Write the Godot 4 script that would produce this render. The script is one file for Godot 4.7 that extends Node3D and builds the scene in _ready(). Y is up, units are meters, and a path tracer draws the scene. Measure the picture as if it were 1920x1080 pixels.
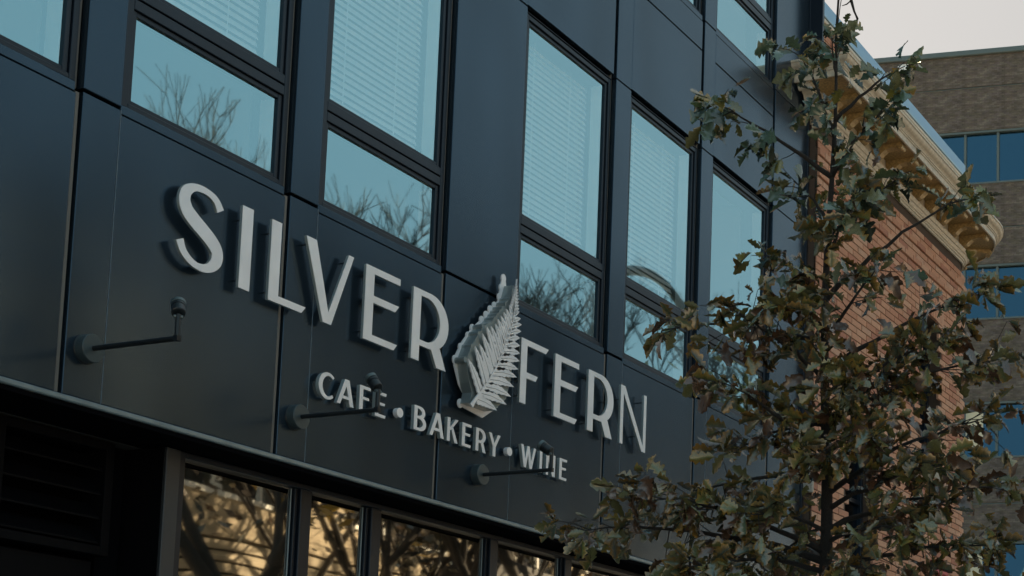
extends Node3D

var rng := RandomNumberGenerator.new()
var used := {}
var M := {}

# ---------------------------------------------------------------- small helpers
func numbered(called: String) -> String:
	if not used.has(called):
		used[called] = 0
		return called
	used[called] += 1
	return "%s_%03d" % [called, used[called]]

func tag(o: Node3D, label: String, category: String, group := "") -> Node3D:
	o.set_meta("label", label)
	o.set_meta("category", category)
	if group != "":
		o.set_meta("group", group)
	return o

func thing(called: String, label: String, category: String, at: Vector3, group := "") -> Node3D:
	var o := Node3D.new()
	o.name = numbered(called)
	add_child(o)
	o.position = at
	tag(o, label, category, group)
	return o

func origin_of(n: Node) -> Vector3:
	var p := Vector3.ZERO
	while n != null and n != self:
		p += (n as Node3D).position
		n = n.get_parent()
	return p

# commits a SurfaceTool whose vertices are in world metres as one named mesh under parent
func obj(called: String, st: SurfaceTool, mat: Material, parent: Node = self) -> MeshInstance3D:
	st.generate_normals()
	var m := st.commit()
	m.surface_set_material(0, mat)
	return put(called, m, parent)

func put(called: String, m: Mesh, parent: Node = self) -> MeshInstance3D:
	var o := MeshInstance3D.new()
	o.mesh = m
	o.name = numbered(called) if parent == self else called
	parent.add_child(o, true)
	if parent != self:
		o.position = -origin_of(parent)
	return o

func struct(called: String, st: SurfaceTool, mat: Material) -> MeshInstance3D:
	var o := obj(called, st, mat)
	o.set_meta("kind", "structure")
	return o

func S(smooth := false) -> SurfaceTool:
	var st := SurfaceTool.new()
	st.begin(Mesh.PRIMITIVE_TRIANGLES)
	st.set_smooth_group(0 if smooth else -1)
	return st

func tri(st: SurfaceTool, a: Vector3, b: Vector3, c: Vector3) -> void:
	st.add_vertex(a)
	st.add_vertex(b)
	st.add_vertex(c)

# quad whose corners run clockwise seen from its front
func quad(st: SurfaceTool, a: Vector3, b: Vector3, c: Vector3, d: Vector3) -> void:
	tri(st, a, b, c)
	tri(st, a, c, d)

func box(st: SurfaceTool, a: Vector3, b: Vector3) -> void:
	var p := [Vector3(a.x, a.y, a.z), Vector3(b.x, a.y, a.z), Vector3(b.x, b.y, a.z), Vector3(a.x, b.y, a.z), Vector3(a.x, a.y, b.z), Vector3(b.x, a.y, b.z), Vector3(b.x, b.y, b.z), Vector3(a.x, b.y, b.z)]
	for f in [[7, 6, 5, 4], [2, 3, 0, 1], [3, 7, 4, 0], [6, 2, 1, 5], [3, 2, 6, 7], [4, 5, 1, 0]]:
		quad(st, p[f[0]], p[f[1]], p[f[2]], p[f[3]])

# box with a chamfer round its +z face
func bbox(st: SurfaceTool, a: Vector3, b: Vector3, e := 0.004) -> void:
	var z0 := a.z
	var z1 := b.z - e
	var q := [Vector3(a.x, a.y, z1), Vector3(b.x, a.y, z1), Vector3(b.x, b.y, z1), Vector3(a.x, b.y, z1)]
	var f := [Vector3(a.x + e, a.y + e, b.z), Vector3(b.x - e, a.y + e, b.z), Vector3(b.x - e, b.y - e, b.z), Vector3(a.x + e, b.y - e, b.z)]
	var k := [Vector3(a.x, a.y, z0), Vector3(b.x, a.y, z0), Vector3(b.x, b.y, z0), Vector3(a.x, b.y, z0)]
	quad(st, f[3], f[2], f[1], f[0])
	quad(st, k[2], k[3], k[0], k[1])
	for i in 4:
		var j := (i + 1) % 4
		quad(st, f[i], f[j], q[j], q[i])
		quad(st, q[i], q[j], k[j], k[i])

func boxed(called: String, a: Vector3, b: Vector3, mat: Material, parent: Node, e := 0.0) -> MeshInstance3D:
	var st := S()
	if e > 0.0:
		bbox(st, a, b, e)
	else:
		box(st, a, b)
	return obj(called, st, mat, parent)

func frame_of(dir: Vector3) -> Array:
	var up := Vector3.UP if absf(dir.y) < 0.92 else Vector3.RIGHT
	var a := dir.cross(up).normalized()
	return [a, a.cross(dir).normalized()]

func tube(st: SurfaceTool, pts: PackedVector3Array, radii: PackedFloat32Array, n := 8, caps := true) -> void:
	var rings := []
	for i in pts.size():
		var d := (pts[mini(i + 1, pts.size() - 1)] - pts[maxi(i - 1, 0)]).normalized()
		var fr := frame_of(d)
		var ring := []
		for k in n:
			var t := TAU * k / n
			ring.append(pts[i] + (fr[0] * cos(t) + fr[1] * sin(t)) * radii[i])
		rings.append(ring)
	for i in pts.size() - 1:
		for k in n:
			var l := (k + 1) % n
			quad(st, rings[i][k], rings[i + 1][k], rings[i + 1][l], rings[i][l])
	if caps:
		var last := pts.size() - 1
		for k in n:
			var l := (k + 1) % n
			tri(st, pts[0], rings[0][k], rings[0][l])
			tri(st, pts[last], rings[last][l], rings[last][k])

func rod(st: SurfaceTool, a: Vector3, b: Vector3, r: float, n := 16) -> void:
	tube(st, PackedVector3Array([a, b]), PackedFloat32Array([r, r]), n)

# lathe along an axis: prof = [[distance along, radius], ...]
func lathe(st: SurfaceTool, at: Vector3, axis: Vector3, prof: Array, n := 24) -> void:
	var fr := frame_of(axis)
	for i in prof.size() - 1:
		for k in n:
			var t := TAU * k / n
			var u := TAU * (k + 1) / n
			var p := []
			for w in [[i, t], [i + 1, t], [i + 1, u], [i, u]]:
				p.append(at + axis * prof[w[0]][0] + (fr[0] * cos(w[1]) + fr[1] * sin(w[1])) * prof[w[0]][1])
			quad(st, p[0], p[1], p[2], p[3])

# ---------------------------------------------------------------- flat outlines, extruded towards +z
func ribbon(pts: Array, w: Array) -> PackedVector2Array:
	var l := PackedVector2Array()
	var r := PackedVector2Array()
	for i in pts.size():
		var d: Vector2 = (pts[mini(i + 1, pts.size() - 1)] - pts[maxi(i - 1, 0)]).normalized()
		var n := Vector2(-d.y, d.x)
		var f := float(i) / (pts.size() - 1) * (w.size() - 1)
		var k := mini(int(f), w.size() - 2)
		var h: float = lerpf(w[k], w[k + 1], f - k) * 0.5
		l.append(pts[i] + n * h)
		r.append(pts[i] - n * h)
	r.reverse()
	l.append_array(r)
	return l

func spline(ctrl: Array, n := 6) -> Array:
	var out := []
	for i in ctrl.size() - 1:
		var p0: Vector2 = ctrl[maxi(i - 1, 0)]
		var p3: Vector2 = ctrl[mini(i + 2, ctrl.size() - 1)]
		for k in n:
			out.append((ctrl[i] as Vector2).cubic_interpolate(ctrl[i + 1], p0, p3, float(k) / n))
	out.append(ctrl[-1])
	return out

func rect(x0: float, y0: float, x1: float, y1: float) -> PackedVector2Array:
	return PackedVector2Array([Vector2(x0, y0), Vector2(x1, y0), Vector2(x1, y1), Vector2(x0, y1)])

func poly(a: Array) -> PackedVector2Array:
	var p := PackedVector2Array()
	for i in range(0, a.size(), 2):
		p.append(Vector2(a[i], a[i + 1]))
	return p

func unite(parts: Array) -> Array:   # outlines that touch become one; the result mixes outlines and holes
	var todo := parts.duplicate()
	for i in todo.size():
		if Geometry2D.is_polygon_clockwise(todo[i]):
			var q: PackedVector2Array = todo[i]
			q.reverse()
			todo[i] = q
	var acc: Array = []
	var holes: Array = []
	while not todo.is_empty():
		var cur: PackedVector2Array = todo.pop_front()
		var again := true
		while again:
			again = false
			for j in todo.size():
				if Geometry2D.intersect_polygons(cur, todo[j]).is_empty():
					continue
				var m := Geometry2D.merge_polygons(cur, todo[j])
				todo.remove_at(j)
				for p in m:
					if Geometry2D.is_polygon_clockwise(p):
						holes.append(p)
					else:
						cur = p
				again = true
				break
		acc.append(cur)
	return [acc, holes]

func prism(st: SurfaceTool, outlines: Array, holes: Array, z0: float, z1: float) -> void:
	for o in outlines:
		var pieces: Array = [o]
		for h in holes:
			var c := Vector2.ZERO
			for p in h:
				c += p / h.size()
			var next: Array = []
			for piece in pieces:
				for half in [rect(-99, -99, c.x, 99), rect(c.x, -99, 99, 99)]:
					for q in Geometry2D.intersect_polygons(piece, half):
						for w in Geometry2D.clip_polygons(q, h):
							if not Geometry2D.is_polygon_clockwise(w):
								next.append(w)
			pieces = next
		for piece in pieces:
			var ix := Geometry2D.triangulate_polygon(piece)
			for i in range(0, ix.size(), 3):
				var a: Vector2 = piece[ix[i]]
				var b: Vector2 = piece[ix[i + 1]]
				var c2: Vector2 = piece[ix[i + 2]]
				if (b - a).cross(c2 - a) > 0.0:
					var t := b
					b = c2
					c2 = t
				tri(st, Vector3(a.x, a.y, z1), Vector3(b.x, b.y, z1), Vector3(c2.x, c2.y, z1))
				tri(st, Vector3(a.x, a.y, z0), Vector3(c2.x, c2.y, z0), Vector3(b.x, b.y, z0))
	for o in outlines + holes:
		for i in o.size():
			var a: Vector2 = o[i]
			var b: Vector2 = o[(i + 1) % o.size()]
			quad(st, Vector3(a.x, a.y, z1), Vector3(b.x, b.y, z1), Vector3(b.x, b.y, z0), Vector3(a.x, a.y, z0))

# ---------------------------------------------------------------- materials
func lin(r: float, g: float, b: float) -> Color:
	return Color(r, g, b).linear_to_srgb()

func mat(called: String, c: Color, rough := 0.7, metal := 0.0, spec := 0.5) -> StandardMaterial3D:
	var m := StandardMaterial3D.new()
	m.resource_name = called
	m.albedo_color = c
	m.roughness = rough
	m.metallic = metal
	m.metallic_specular = spec
	M[called] = m
	return m

func noise_tex(sd: int, freq: float, lo: float, hi: float, oct := 4, size := 512, normal := false) -> NoiseTexture2D:
	var n := FastNoiseLite.new()
	n.seed = sd
	n.frequency = freq
	n.fractal_octaves = oct
	var t := NoiseTexture2D.new()
	t.width = size
	t.height = size
	t.seamless = true
	t.noise = n
	if normal:
		t.as_normal_map = true
		t.bump_strength = 2.0
	else:
		var g := Gradient.new()
		g.set_color(0, Color(lo, lo, lo))
		g.set_color(1, Color(hi, hi, hi))
		t.color_ramp = g
	return t

func tri_map(m: StandardMaterial3D, scale: Vector3) -> void:
	m.uv1_triplanar = true
	m.uv1_world_triplanar = true
	m.uv1_scale = scale

func glass(called: String, c: Color, share: float, rough := 0.02) -> StandardMaterial3D:
	var m := mat(called, Color(c.r, c.g, c.b, share), rough, 1.0)
	var im := Image.create(4, 4, false, Image.FORMAT_RGBA8)
	im.fill(Color.WHITE)
	m.albedo_texture = ImageTexture.create_from_image(im)
	m.transparency = BaseMaterial3D.TRANSPARENCY_ALPHA
	return m

# a sheet of float glass, very slightly wavy as such panes are
func glass_sheet(x0: float, y0: float, x1: float, y1: float, z: float, wave: float, m: Material, parent: Node) -> MeshInstance3D:
	var n := FastNoiseLite.new()
	n.seed = int(x0 * 37.0 + y0 * 11.0)
	n.frequency = 0.55
	n.fractal_octaves = 2
	var nx := maxi(4, int((x1 - x0) / 0.05))
	var ny := maxi(4, int((y1 - y0) / 0.05))
	var st := S(true)
	var at := func(i: int, j: int) -> Vector3:
		var x := lerpf(x0, x1, float(i) / nx)
		var y := lerpf(y0, y1, float(j) / ny)
		return Vector3(x, y, z + wave * n.get_noise_2d(x, y))
	for i in nx:
		for j in ny:
			quad(st, at.call(i, j + 1), at.call(i + 1, j + 1), at.call(i + 1, j), at.call(i, j))
	return obj("pane", st, m, parent)

func materials() -> void:
	var wear := noise_tex(3, 0.005, 0.86, 1.0, 2, 512)
	var rough := noise_tex(8, 0.005, 0.80, 1.0, 2, 512)
	var p := mat("panel", lin(0.046, 0.075, 0.107), 0.25, 0.74)
	p.albedo_texture = wear
	p.roughness_texture = rough
	tri_map(p, Vector3(0.40, 0.16, 0.40))
	var p2 := mat("panel_edge", lin(0.035, 0.038, 0.042), 0.5, 0.2)
	p2.roughness_texture = rough
	tri_map(p2, Vector3(1, 1, 1))
	var f := mat("frame", lin(0.008, 0.014, 0.024), 0.4, 0.35)
	mat("louvre", lin(0.004, 0.004, 0.005), 0.5, 0.0, 0.15)
	f.roughness_texture = rough
	tri_map(f, Vector3(0.7, 0.7, 0.7))
	mat("channel", lin(0.11, 0.10, 0.09), 0.6)
	mat("seam", lin(0.15, 0.19, 0.22), 0.5, 0.2)
	mat("backing", lin(0.004, 0.004, 0.005), 0.9, 0.0, 0.05)
	mat("soffit", lin(0.004, 0.004, 0.005), 0.8, 0.0, 0.05)
	var d := mat("drip", lin(0.24, 0.29, 0.31), 0.4, 0.45)
	d.albedo_texture = wear
	tri_map(d, Vector3(2, 2, 2))
	mat("interior", lin(0.42, 0.43, 0.42), 0.9)
	mat("dark_interior", lin(0.02, 0.02, 0.02), 0.9)
	mat("liner", lin(0.75, 0.78, 0.74), 0.6)
	mat("blind", lin(0.88, 0.89, 0.87), 0.6)
	glass("pane", lin(0.49, 0.74, 0.80), 0.60)
	glass("shop_pane", lin(0.50, 0.49, 0.46), 0.80)
	glass("far_pane", lin(0.055, 0.125, 0.185), 0.8)
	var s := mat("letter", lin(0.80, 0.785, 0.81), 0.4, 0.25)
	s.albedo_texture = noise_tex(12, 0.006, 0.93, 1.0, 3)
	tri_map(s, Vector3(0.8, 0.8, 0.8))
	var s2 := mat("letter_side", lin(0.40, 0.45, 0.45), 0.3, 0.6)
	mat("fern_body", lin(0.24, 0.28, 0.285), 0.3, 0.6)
	mat("vein", lin(0.16, 0.17, 0.175), 0.5)
	mat("pin", lin(0.02, 0.02, 0.022), 0.5)
	mat("lamp_metal", lin(0.014, 0.017, 0.020), 0.3, 0.3)
	mat("lamp_plate", lin(0.045, 0.062, 0.068), 0.4, 0.3)
	mat("lamp_ring", lin(0.09, 0.115, 0.12), 0.35, 0.4)
	# masonry
	var grain := noise_tex(21, 0.05, 0.72, 1.0, 5)
	var bump := noise_tex(22, 0.09, 0.0, 1.0, 4)
	var tones := [[0.70, 0.355, 0.225], [0.66, 0.32, 0.195], [0.72, 0.395, 0.26], [0.62, 0.29, 0.18], [0.68, 0.385, 0.26], [0.52, 0.22, 0.14]]
	for i in tones.size():
		var b := mat("brick%d" % i, lin(tones[i][0], tones[i][1], tones[i][2]), 0.85)
		b.albedo_texture = grain
		b.heightmap_enabled = true
		b.heightmap_texture = bump
		b.heightmap_scale = 0.15
		tri_map(b, Vector3(3.1, 3.1, 3.1))
	var mo := mat("mortar", lin(0.095, 0.062, 0.045), 0.95)
	mo.albedo_texture = grain
	tri_map(mo, Vector3(4, 4, 4))
	var st := mat("stone", lin(0.46, 0.42, 0.36), 0.85)
	st.albedo_texture = grain
	tri_map(st, Vector3(2, 2, 2))
	var c := mat("cornice", lin(0.68, 0.59, 0.47), 0.5)
	c.albedo_texture = noise_tex(31, 0.02, 0.78, 1.0, 5)
	tri_map(c, Vector3(1.4, 1.4, 1.4))
	var g := mat("soffit_gold", lin(0.54, 0.36, 0.15), 0.45, 0.1)
	g.albedo_texture = noise_tex(32, 0.03, 0.62, 1.0, 5)
	tri_map(g, Vector3(1.7, 1.7, 1.7))
	var z := mat("zinc", lin(0.22, 0.36, 0.48), 0.35, 0.6)
	tri_map(z, Vector3(1, 1, 1))
	# the far brown building: its bricks are too small to pick apart, so they are relief in the material
	var bt := Image.create(256, 256, false, Image.FORMAT_RGB8)
	var bh := Image.create(256, 256, false, Image.FORMAT_RGB8)
	var r := RandomNumberGenerator.new()
	r.seed = 77
	for row in 16:
		for col in 9:
			var x0 := int(col * 32 - (16 if row % 2 else 0))
			var v := r.randf_range(0.80, 1.0)
			var tint := Color(v, v * r.randf_range(0.95, 1.0), v * r.randf_range(0.90, 1.0))
			for yy in 16:
				for xx in 32:
					var px := posmod(x0 + xx, 256)
					var joint := yy < 2 or xx < 2
					bt.set_pixel(px, row * 16 + yy, Color(0.78, 0.77, 0.74) if joint else tint)
					bh.set_pixel(px, row * 16 + yy, Color(0.2, 0.2, 0.2) if joint else Color(0.9, 0.9, 0.9))
	var far := mat("far_brick", lin(0.205, 0.18, 0.16), 0.95)
	far.albedo_texture = ImageTexture.create_from_image(bt)
	far.heightmap_enabled = true
	far.heightmap_texture = ImageTexture.create_from_image(bh)
	far.heightmap_scale = 0.4
	tri_map(far, Vector3(0.85, 1.25, 0.85))
	far.detail_enabled = true
	far.detail_albedo = noise_tex(41, 0.006, 0.72, 1.0, 5)
	far.detail_blend_mode = BaseMaterial3D.BLEND_MODE_MUL
	mat("far_frame", lin(0.10, 0.13, 0.13), 0.5, 0.2)
	mat("cream", lin(0.62, 0.56, 0.40), 0.8)
	mat("white", lin(0.80, 0.79, 0.77), 0.5)
	# opposite side of the street
	var stu := mat("stucco", lin(0.47, 0.385, 0.265), 0.9)
	stu.albedo_texture = noise_tex(51, 0.02, 0.8, 1.0, 5)
	tri_map(stu, Vector3(0.3, 0.3, 0.3))
	mat("siding", lin(0.36, 0.30, 0.21), 0.85)
	mat("trim_white", lin(0.72, 0.72, 0.68), 0.7)
	mat("dark_glass", lin(0.015, 0.018, 0.02), 0.05, 0.0, 0.6)
	mat("awning", lin(0.02, 0.02, 0.022), 0.8)
	var bk := mat("bark", lin(0.050, 0.042, 0.038), 0.95)
	bk.albedo_texture = noise_tex(61, 0.04, 0.45, 1.0, 5)
	bk.heightmap_enabled = true
	bk.heightmap_texture = noise_tex(62, 0.06, 0.0, 1.0, 5)
	bk.heightmap_scale = 0.8
	tri_map(bk, Vector3(9, 2.2, 9))
	var fb := mat("far_bark", lin(0.055, 0.045, 0.036), 0.95)
	fb.albedo_texture = noise_tex(63, 0.05, 0.6, 1.0)
	tri_map(fb, Vector3(2, 0.6, 2))
	var lf := mat("leaf", Color.WHITE, 0.30, 0.0, 0.7)
	lf.vertex_color_use_as_albedo = true
	lf.backlight_enabled = true
	lf.backlight = Color(0.28, 0.28, 0.28)
	lf.cull_mode = BaseMaterial3D.CULL_DISABLED
	lf.roughness_texture = noise_tex(71, 0.05, 0.6, 1.0)
	lf.albedo_texture = noise_tex(72, 0.03, 0.62, 1.0, 5)
	tri_map(lf, Vector3(7, 7, 7))
	var a := mat("asphalt", lin(0.22, 0.21, 0.19), 0.95)
	a.albedo_texture = noise_tex(81, 0.08, 0.7, 1.0)
	tri_map(a, Vector3(0.5, 0.5, 0.5))
	var cc := mat("concrete", lin(0.46, 0.44, 0.41), 0.95)
	cc.albedo_texture = noise_tex(82, 0.03, 0.8, 1.0)
	tri_map(cc, Vector3(0.5, 0.5, 0.5))
	mat("paint", lin(0.75, 0.75, 0.72), 0.8)
	mat("lamp_grey", lin(0.10, 0.11, 0.11), 0.5, 0.3)

# ---------------------------------------------------------------- sky: hazy and bright towards the low sun, clear teal away from it
const SUN := Vector3(0.83, 0.42, -0.34)
const EXPOSURE := 8.0

func sky_image() -> Image:
	var w := 512
	var h := 256
	var im := Image.create(w, h, false, Image.FORMAT_RGBF)
	var s := SUN.normalized()
	# [angle from the sun, r, g, b]
	var steps := [[0.0, 0.73, 0.70, 0.67], [14.0, 0.60, 0.588, 0.578], [26.0, 0.55, 0.59, 0.60], [45.0, 0.52, 0.70, 0.77], [70.0, 0.43, 0.65, 0.74], [100.0, 0.41, 0.62, 0.72], [180.0, 0.43, 0.62, 0.71]]
	for y in h:
		var el := (0.5 - (y + 0.5) / h) * PI
		for x in w:
			var az := (x + 0.5) / w * TAU
			var d := Vector3(sin(az) * cos(el), sin(el), -cos(az) * cos(el))
			var ang := rad_to_deg(acos(clampf(d.dot(s), -1.0, 1.0)))
			var k := 0
			while k < steps.size() - 2 and ang > steps[k + 1][0]:
				k += 1
			var t := smoothstep(0.0, 1.0, (ang - steps[k][0]) / (steps[k + 1][0] - steps[k][0])) * 0.4 + 0.6 * clampf((ang - steps[k][0]) / (steps[k + 1][0] - steps[k][0]), 0.0, 1.0)
			var c := Color(lerpf(steps[k][1], steps[k + 1][1], t), lerpf(steps[k][2], steps[k + 1][2], t), lerpf(steps[k][3], steps[k + 1][3], t))
			var low := exp(-maxf(el, 0.0) / 0.16) * 0.35
			c = c.lerp(Color(0.46, 0.50, 0.50), low)
			if el < 0.0:
				c = Color(0.16, 0.15, 0.14)
			im.set_pixel(x, y, Color(c.r / EXPOSURE, c.g / EXPOSURE, c.b / EXPOSURE))
	return im

# ---------------------------------------------------------------- the metal-clad building
const JOINT := [2.72, 4.27, 5.816, 7.361, 8.913, 11.084, 12.625, 14.182]
const PIER := [0.245, 0.245, 0.245, 0.245, 0.85, 0.245, 0.225, 0.80]
const END_X := 14.985

func member(called: String, x0: float, y0: float, z0: float, x1: float, y1: float, z1: float, m: String, parent: Node, e := 0.003) -> void:
	boxed(called, Vector3(x0, y0, z0), Vector3(x1, y1, z1), M[m], parent, e)

func clad_window(b: Node3D, xl: float, xr: float, y0: float, y1: float, blind: int) -> void:
	var w := Node3D.new()
	w.name = "window"
	b.add_child(w, true)
	w.position = -b.position + Vector3(xl, y0, 0)
	var gl := xl + 0.105
	var gr := xr - 0.10
	var a := y0 + 0.090
	var c := y0 + 0.550
	var d := y0 + 0.735
	var t := y1 - 0.106
	# jambs, sill, head and transom, each stepped from an outer frame to a sash
	member("jamb", xl + 0.012, y0 + 0.034, -0.11, gl - 0.032, y1 - 0.036, -0.034, "frame", w)
	member("jamb", gr + 0.034, y0 + 0.034, -0.11, xr - 0.028, y1 - 0.036, -0.034, "frame", w)
	member("sill", gl - 0.03, y0 + 0.034, -0.11, gr + 0.032, a - 0.028, -0.034, "frame", w)
	member("sill_trim", xl + 0.004, y0 - 0.028, -0.05, xr - 0.05, y0 + 0.022, -0.006, "panel", w)
	member("head", gl - 0.03, t + 0.03, -0.11, gr + 0.032, y1 - 0.04, -0.034, "frame", w)
	member("head_bead", xl + 0.012, y1 - 0.034, -0.11, xr - 0.028, y1 - 0.026, -0.028, "frame", w, 0.002)
	member("transom", gl - 0.03, c + 0.03, -0.11, gr + 0.032, c + 0.088, -0.034, "frame", w)
	member("transom", gl - 0.03, c + 0.098, -0.11, gr + 0.032, d - 0.03, -0.034, "frame", w)
	for s in [[a, c], [d, t]]:
		var q := S()
		bbox(q, Vector3(gl - 0.029, s[0] - 0.027, -0.1), Vector3(gl, s[1] + 0.029, -0.047), 0.003)
		bbox(q, Vector3(gr, s[0] - 0.027, -0.1), Vector3(gr + 0.031, s[1] + 0.029, -0.047), 0.003)
		bbox(q, Vector3(gl + 0.001, s[0] - 0.027, -0.1), Vector3(gr - 0.001, s[0], -0.049), 0.003)
		bbox(q, Vector3(gl + 0.001, s[1], -0.1), Vector3(gr - 0.001, s[1] + 0.029, -0.049), 0.003)
		obj("sash", q, M.frame, w)
		glass_sheet(gl - 0.004, s[0] - 0.004, gr + 0.004, s[1] + 0.004, -0.063, 0.0010, M.pane, w)
		var l := S()
		box(l, Vector3(gr - 0.012, s[0], -0.17), Vector3(gr + 0.03, s[1], -0.075))
		box(l, Vector3(gl - 0.03, s[0] - 0.02, -0.17), Vector3(gr - 0.0125, s[0] + 0.006, -0.075))
		obj("jamb_liner", l, M.liner, w)
	if blind > 0:
		var q := S()
		var pitch := 0.047
		var y := d - 0.02
		if blind == 2:
			y = y0 + 0.86
		y += [0.0, 0.0, 0.06, 0.0][int(xl * 7.0) % 4]
		while y < t - 0.03:
			var lo := Vector3(0, y, -0.19)
			quad(q, Vector3(gl + 0.01, y + 0.040, -0.206), Vector3(gr - 0.04, y + 0.040, -0.206), Vector3(gr - 0.04, lo.y, -0.190), Vector3(gl + 0.01, lo.y, -0.190))
			y += pitch
		for x in [lerpf(gl, gr, 0.25), lerpf(gl, gr, 0.72)]:
			box(q, Vector3(x - 0.004, d, -0.179), Vector3(x + 0.004, t, -0.178))
		obj("blind", q, M.blind, w).set_meta("kind", "stuff")

func clad_building() -> void:
	var b := thing("metal_clad_building", "dark blue metal clad building with large windows and silver cafe letters on its fascia", "building", Vector3(8.8, 0, -2))
	var n := JOINT.size()
	for i in n:
		var x0: float = JOINT[i]
		var xp: float = x0 + PIER[i]
		var x1: float = JOINT[i + 1] if i < n - 1 else END_X
		var last := i == n - 1
		if last:
			xp = END_X
		# fascia: a panel under the pier and one under the window, with a fine seam
		boxed("fascia_panel", Vector3(x0, 3.49, -0.03), Vector3(xp - 0.0015, 5.042, 0.0), M.panel, b, 0.003)
		if not last:
			boxed("fascia_panel", Vector3(xp + 0.0015, 3.49, -0.03), Vector3(x1 - 0.046, 5.018, 0.0), M.panel, b, 0.003)
		boxed("joint_channel", Vector3(x0 - 0.044, 3.49, -0.09), Vector3(x0 - 0.001, 12.6, -0.072), M.backing, b)
		boxed("joint_strip", Vector3(x0 - 0.0445, 3.49, -0.071), Vector3(x0 - 0.020, 5.03, -0.006), M.channel, b, 0.003)
		boxed("joint_strip", Vector3(x0 - 0.0275, 5.06, -0.071), Vector3(x0 - 0.012, 12.6, -0.040), M.channel, b, 0.003)
		if not i == n - 1:
			boxed("seam_strip", Vector3(xp - 0.0012, 3.491, -0.02), Vector3(xp + 0.0012, 5.041, 0.0012), M.seam, b)
		# piers, storey by storey
		var ys := [5.062, 7.327, 7.337, 8.519, 8.531, 10.80, 10.81, 12.6]
		for k in 4:
			boxed("pier_panel", Vector3(x0, ys[k * 2], -0.05), Vector3(xp, ys[k * 2 + 1], 0.0), M.panel, b, 0.003)
		if last:
			continue
		for base in [0.0, 3.477]:
			boxed("spandrel_panel", Vector3(xp + 0.003, 7.346 + base, -0.04), Vector3(x1 - 0.046, 8.219 + base, -0.001), M.panel, b, 0.003)
			boxed("spandrel_panel", Vector3(xp + 0.003, 8.231 + base, -0.04), Vector3(x1 - 0.046, 8.496 + base, -0.001), M.panel, b, 0.003)
		var bl := [0, 0, 1, 1, 1, 2, 0, 0]
		clad_window(b, xp, x1, 5.055, 7.346, bl[i])
		clad_window(b, xp, x1, 8.532, 10.823, 0)
	# what stands behind the cladding
	var k := S()
	box(k, Vector3(2.6, 3.46, -0.35), Vector3(END_X, 5.09, -0.09))
	box(k, Vector3(2.6, 7.32, -0.35), Vector3(END_X, 8.57, -0.09))
	box(k, Vector3(2.6, 10.80, -0.35), Vector3(END_X, 12.7, -0.09))
	for i in n:
		box(k, Vector3(JOINT[i] + 0.005, 5.0905, -0.34), Vector3((JOINT[i] + PIER[i] - 0.005) if i < n - 1 else END_X - 0.001, 7.3195, -0.0905))
		box(k, Vector3(JOINT[i] + 0.005, 8.5705, -0.34), Vector3((JOINT[i] + PIER[i] - 0.005) if i < n - 1 else END_X - 0.001, 10.7995, -0.0905))
	obj("wall_core", k, M.backing, b)
	var r := S()
	box(r, Vector3(2.6, 0, -3.9), Vector3(END_X, 12.7, -3.7))
	box(r, Vector3(2.4, 0, -3.9), Vector3(2.6, 12.7, -0.1))
	box(r, Vector3(END_X - 0.2, 0, -3.69), Vector3(END_X - 0.002, 3.45, -0.36))
	box(r, Vector3(END_X - 0.2, 3.461, -3.69), Vector3(END_X - 0.002, 12.69, -0.36))
	box(r, Vector3(2.6, 3.5, -3.69), Vector3(END_X - 0.21, 5.0, -0.36))
	box(r, Vector3(2.6, 7.4, -3.69), Vector3(END_X - 0.21, 8.5, -0.36))
	box(r, Vector3(2.4, 12.701, -3.9), Vector3(END_X, 12.9, -0.02))
	for i in range(1, n):
		box(r, Vector3(JOINT[i] + 0.02, 5.01, -3.68), Vector3(JOINT[i] + 0.12, 7.39, -0.36))
		box(r, Vector3(JOINT[i] + 0.02, 8.51, -3.68), Vector3(JOINT[i] + 0.12, 12.69, -0.36))
	obj("inner_wall", r, M.interior, b)
	boxed("corner_flashing", Vector3(END_X + 0.002, 3.46, -0.3), Vector3(15.03, 12.8, 0.012), M.frame, b, 0.004)
	boxed("corner_flashing", Vector3(END_X + 0.004, 8.99, 0.0125), Vector3(15.036, 12.8, 0.15), M.frame, b, 0.004)
	# drip edge and soffit
	var dr := S()
	bbox(dr, Vector3(2.6, 3.455, -0.05), Vector3(END_X, 3.484, 0.016), 0.006)
	obj("drip_edge", dr, M.drip, b)
	boxed("soffit", Vector3(2.6, 3.43, -0.42), Vector3(END_X, 3.453, -0.004), M.soffit, b)
	shopfront(b)

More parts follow.
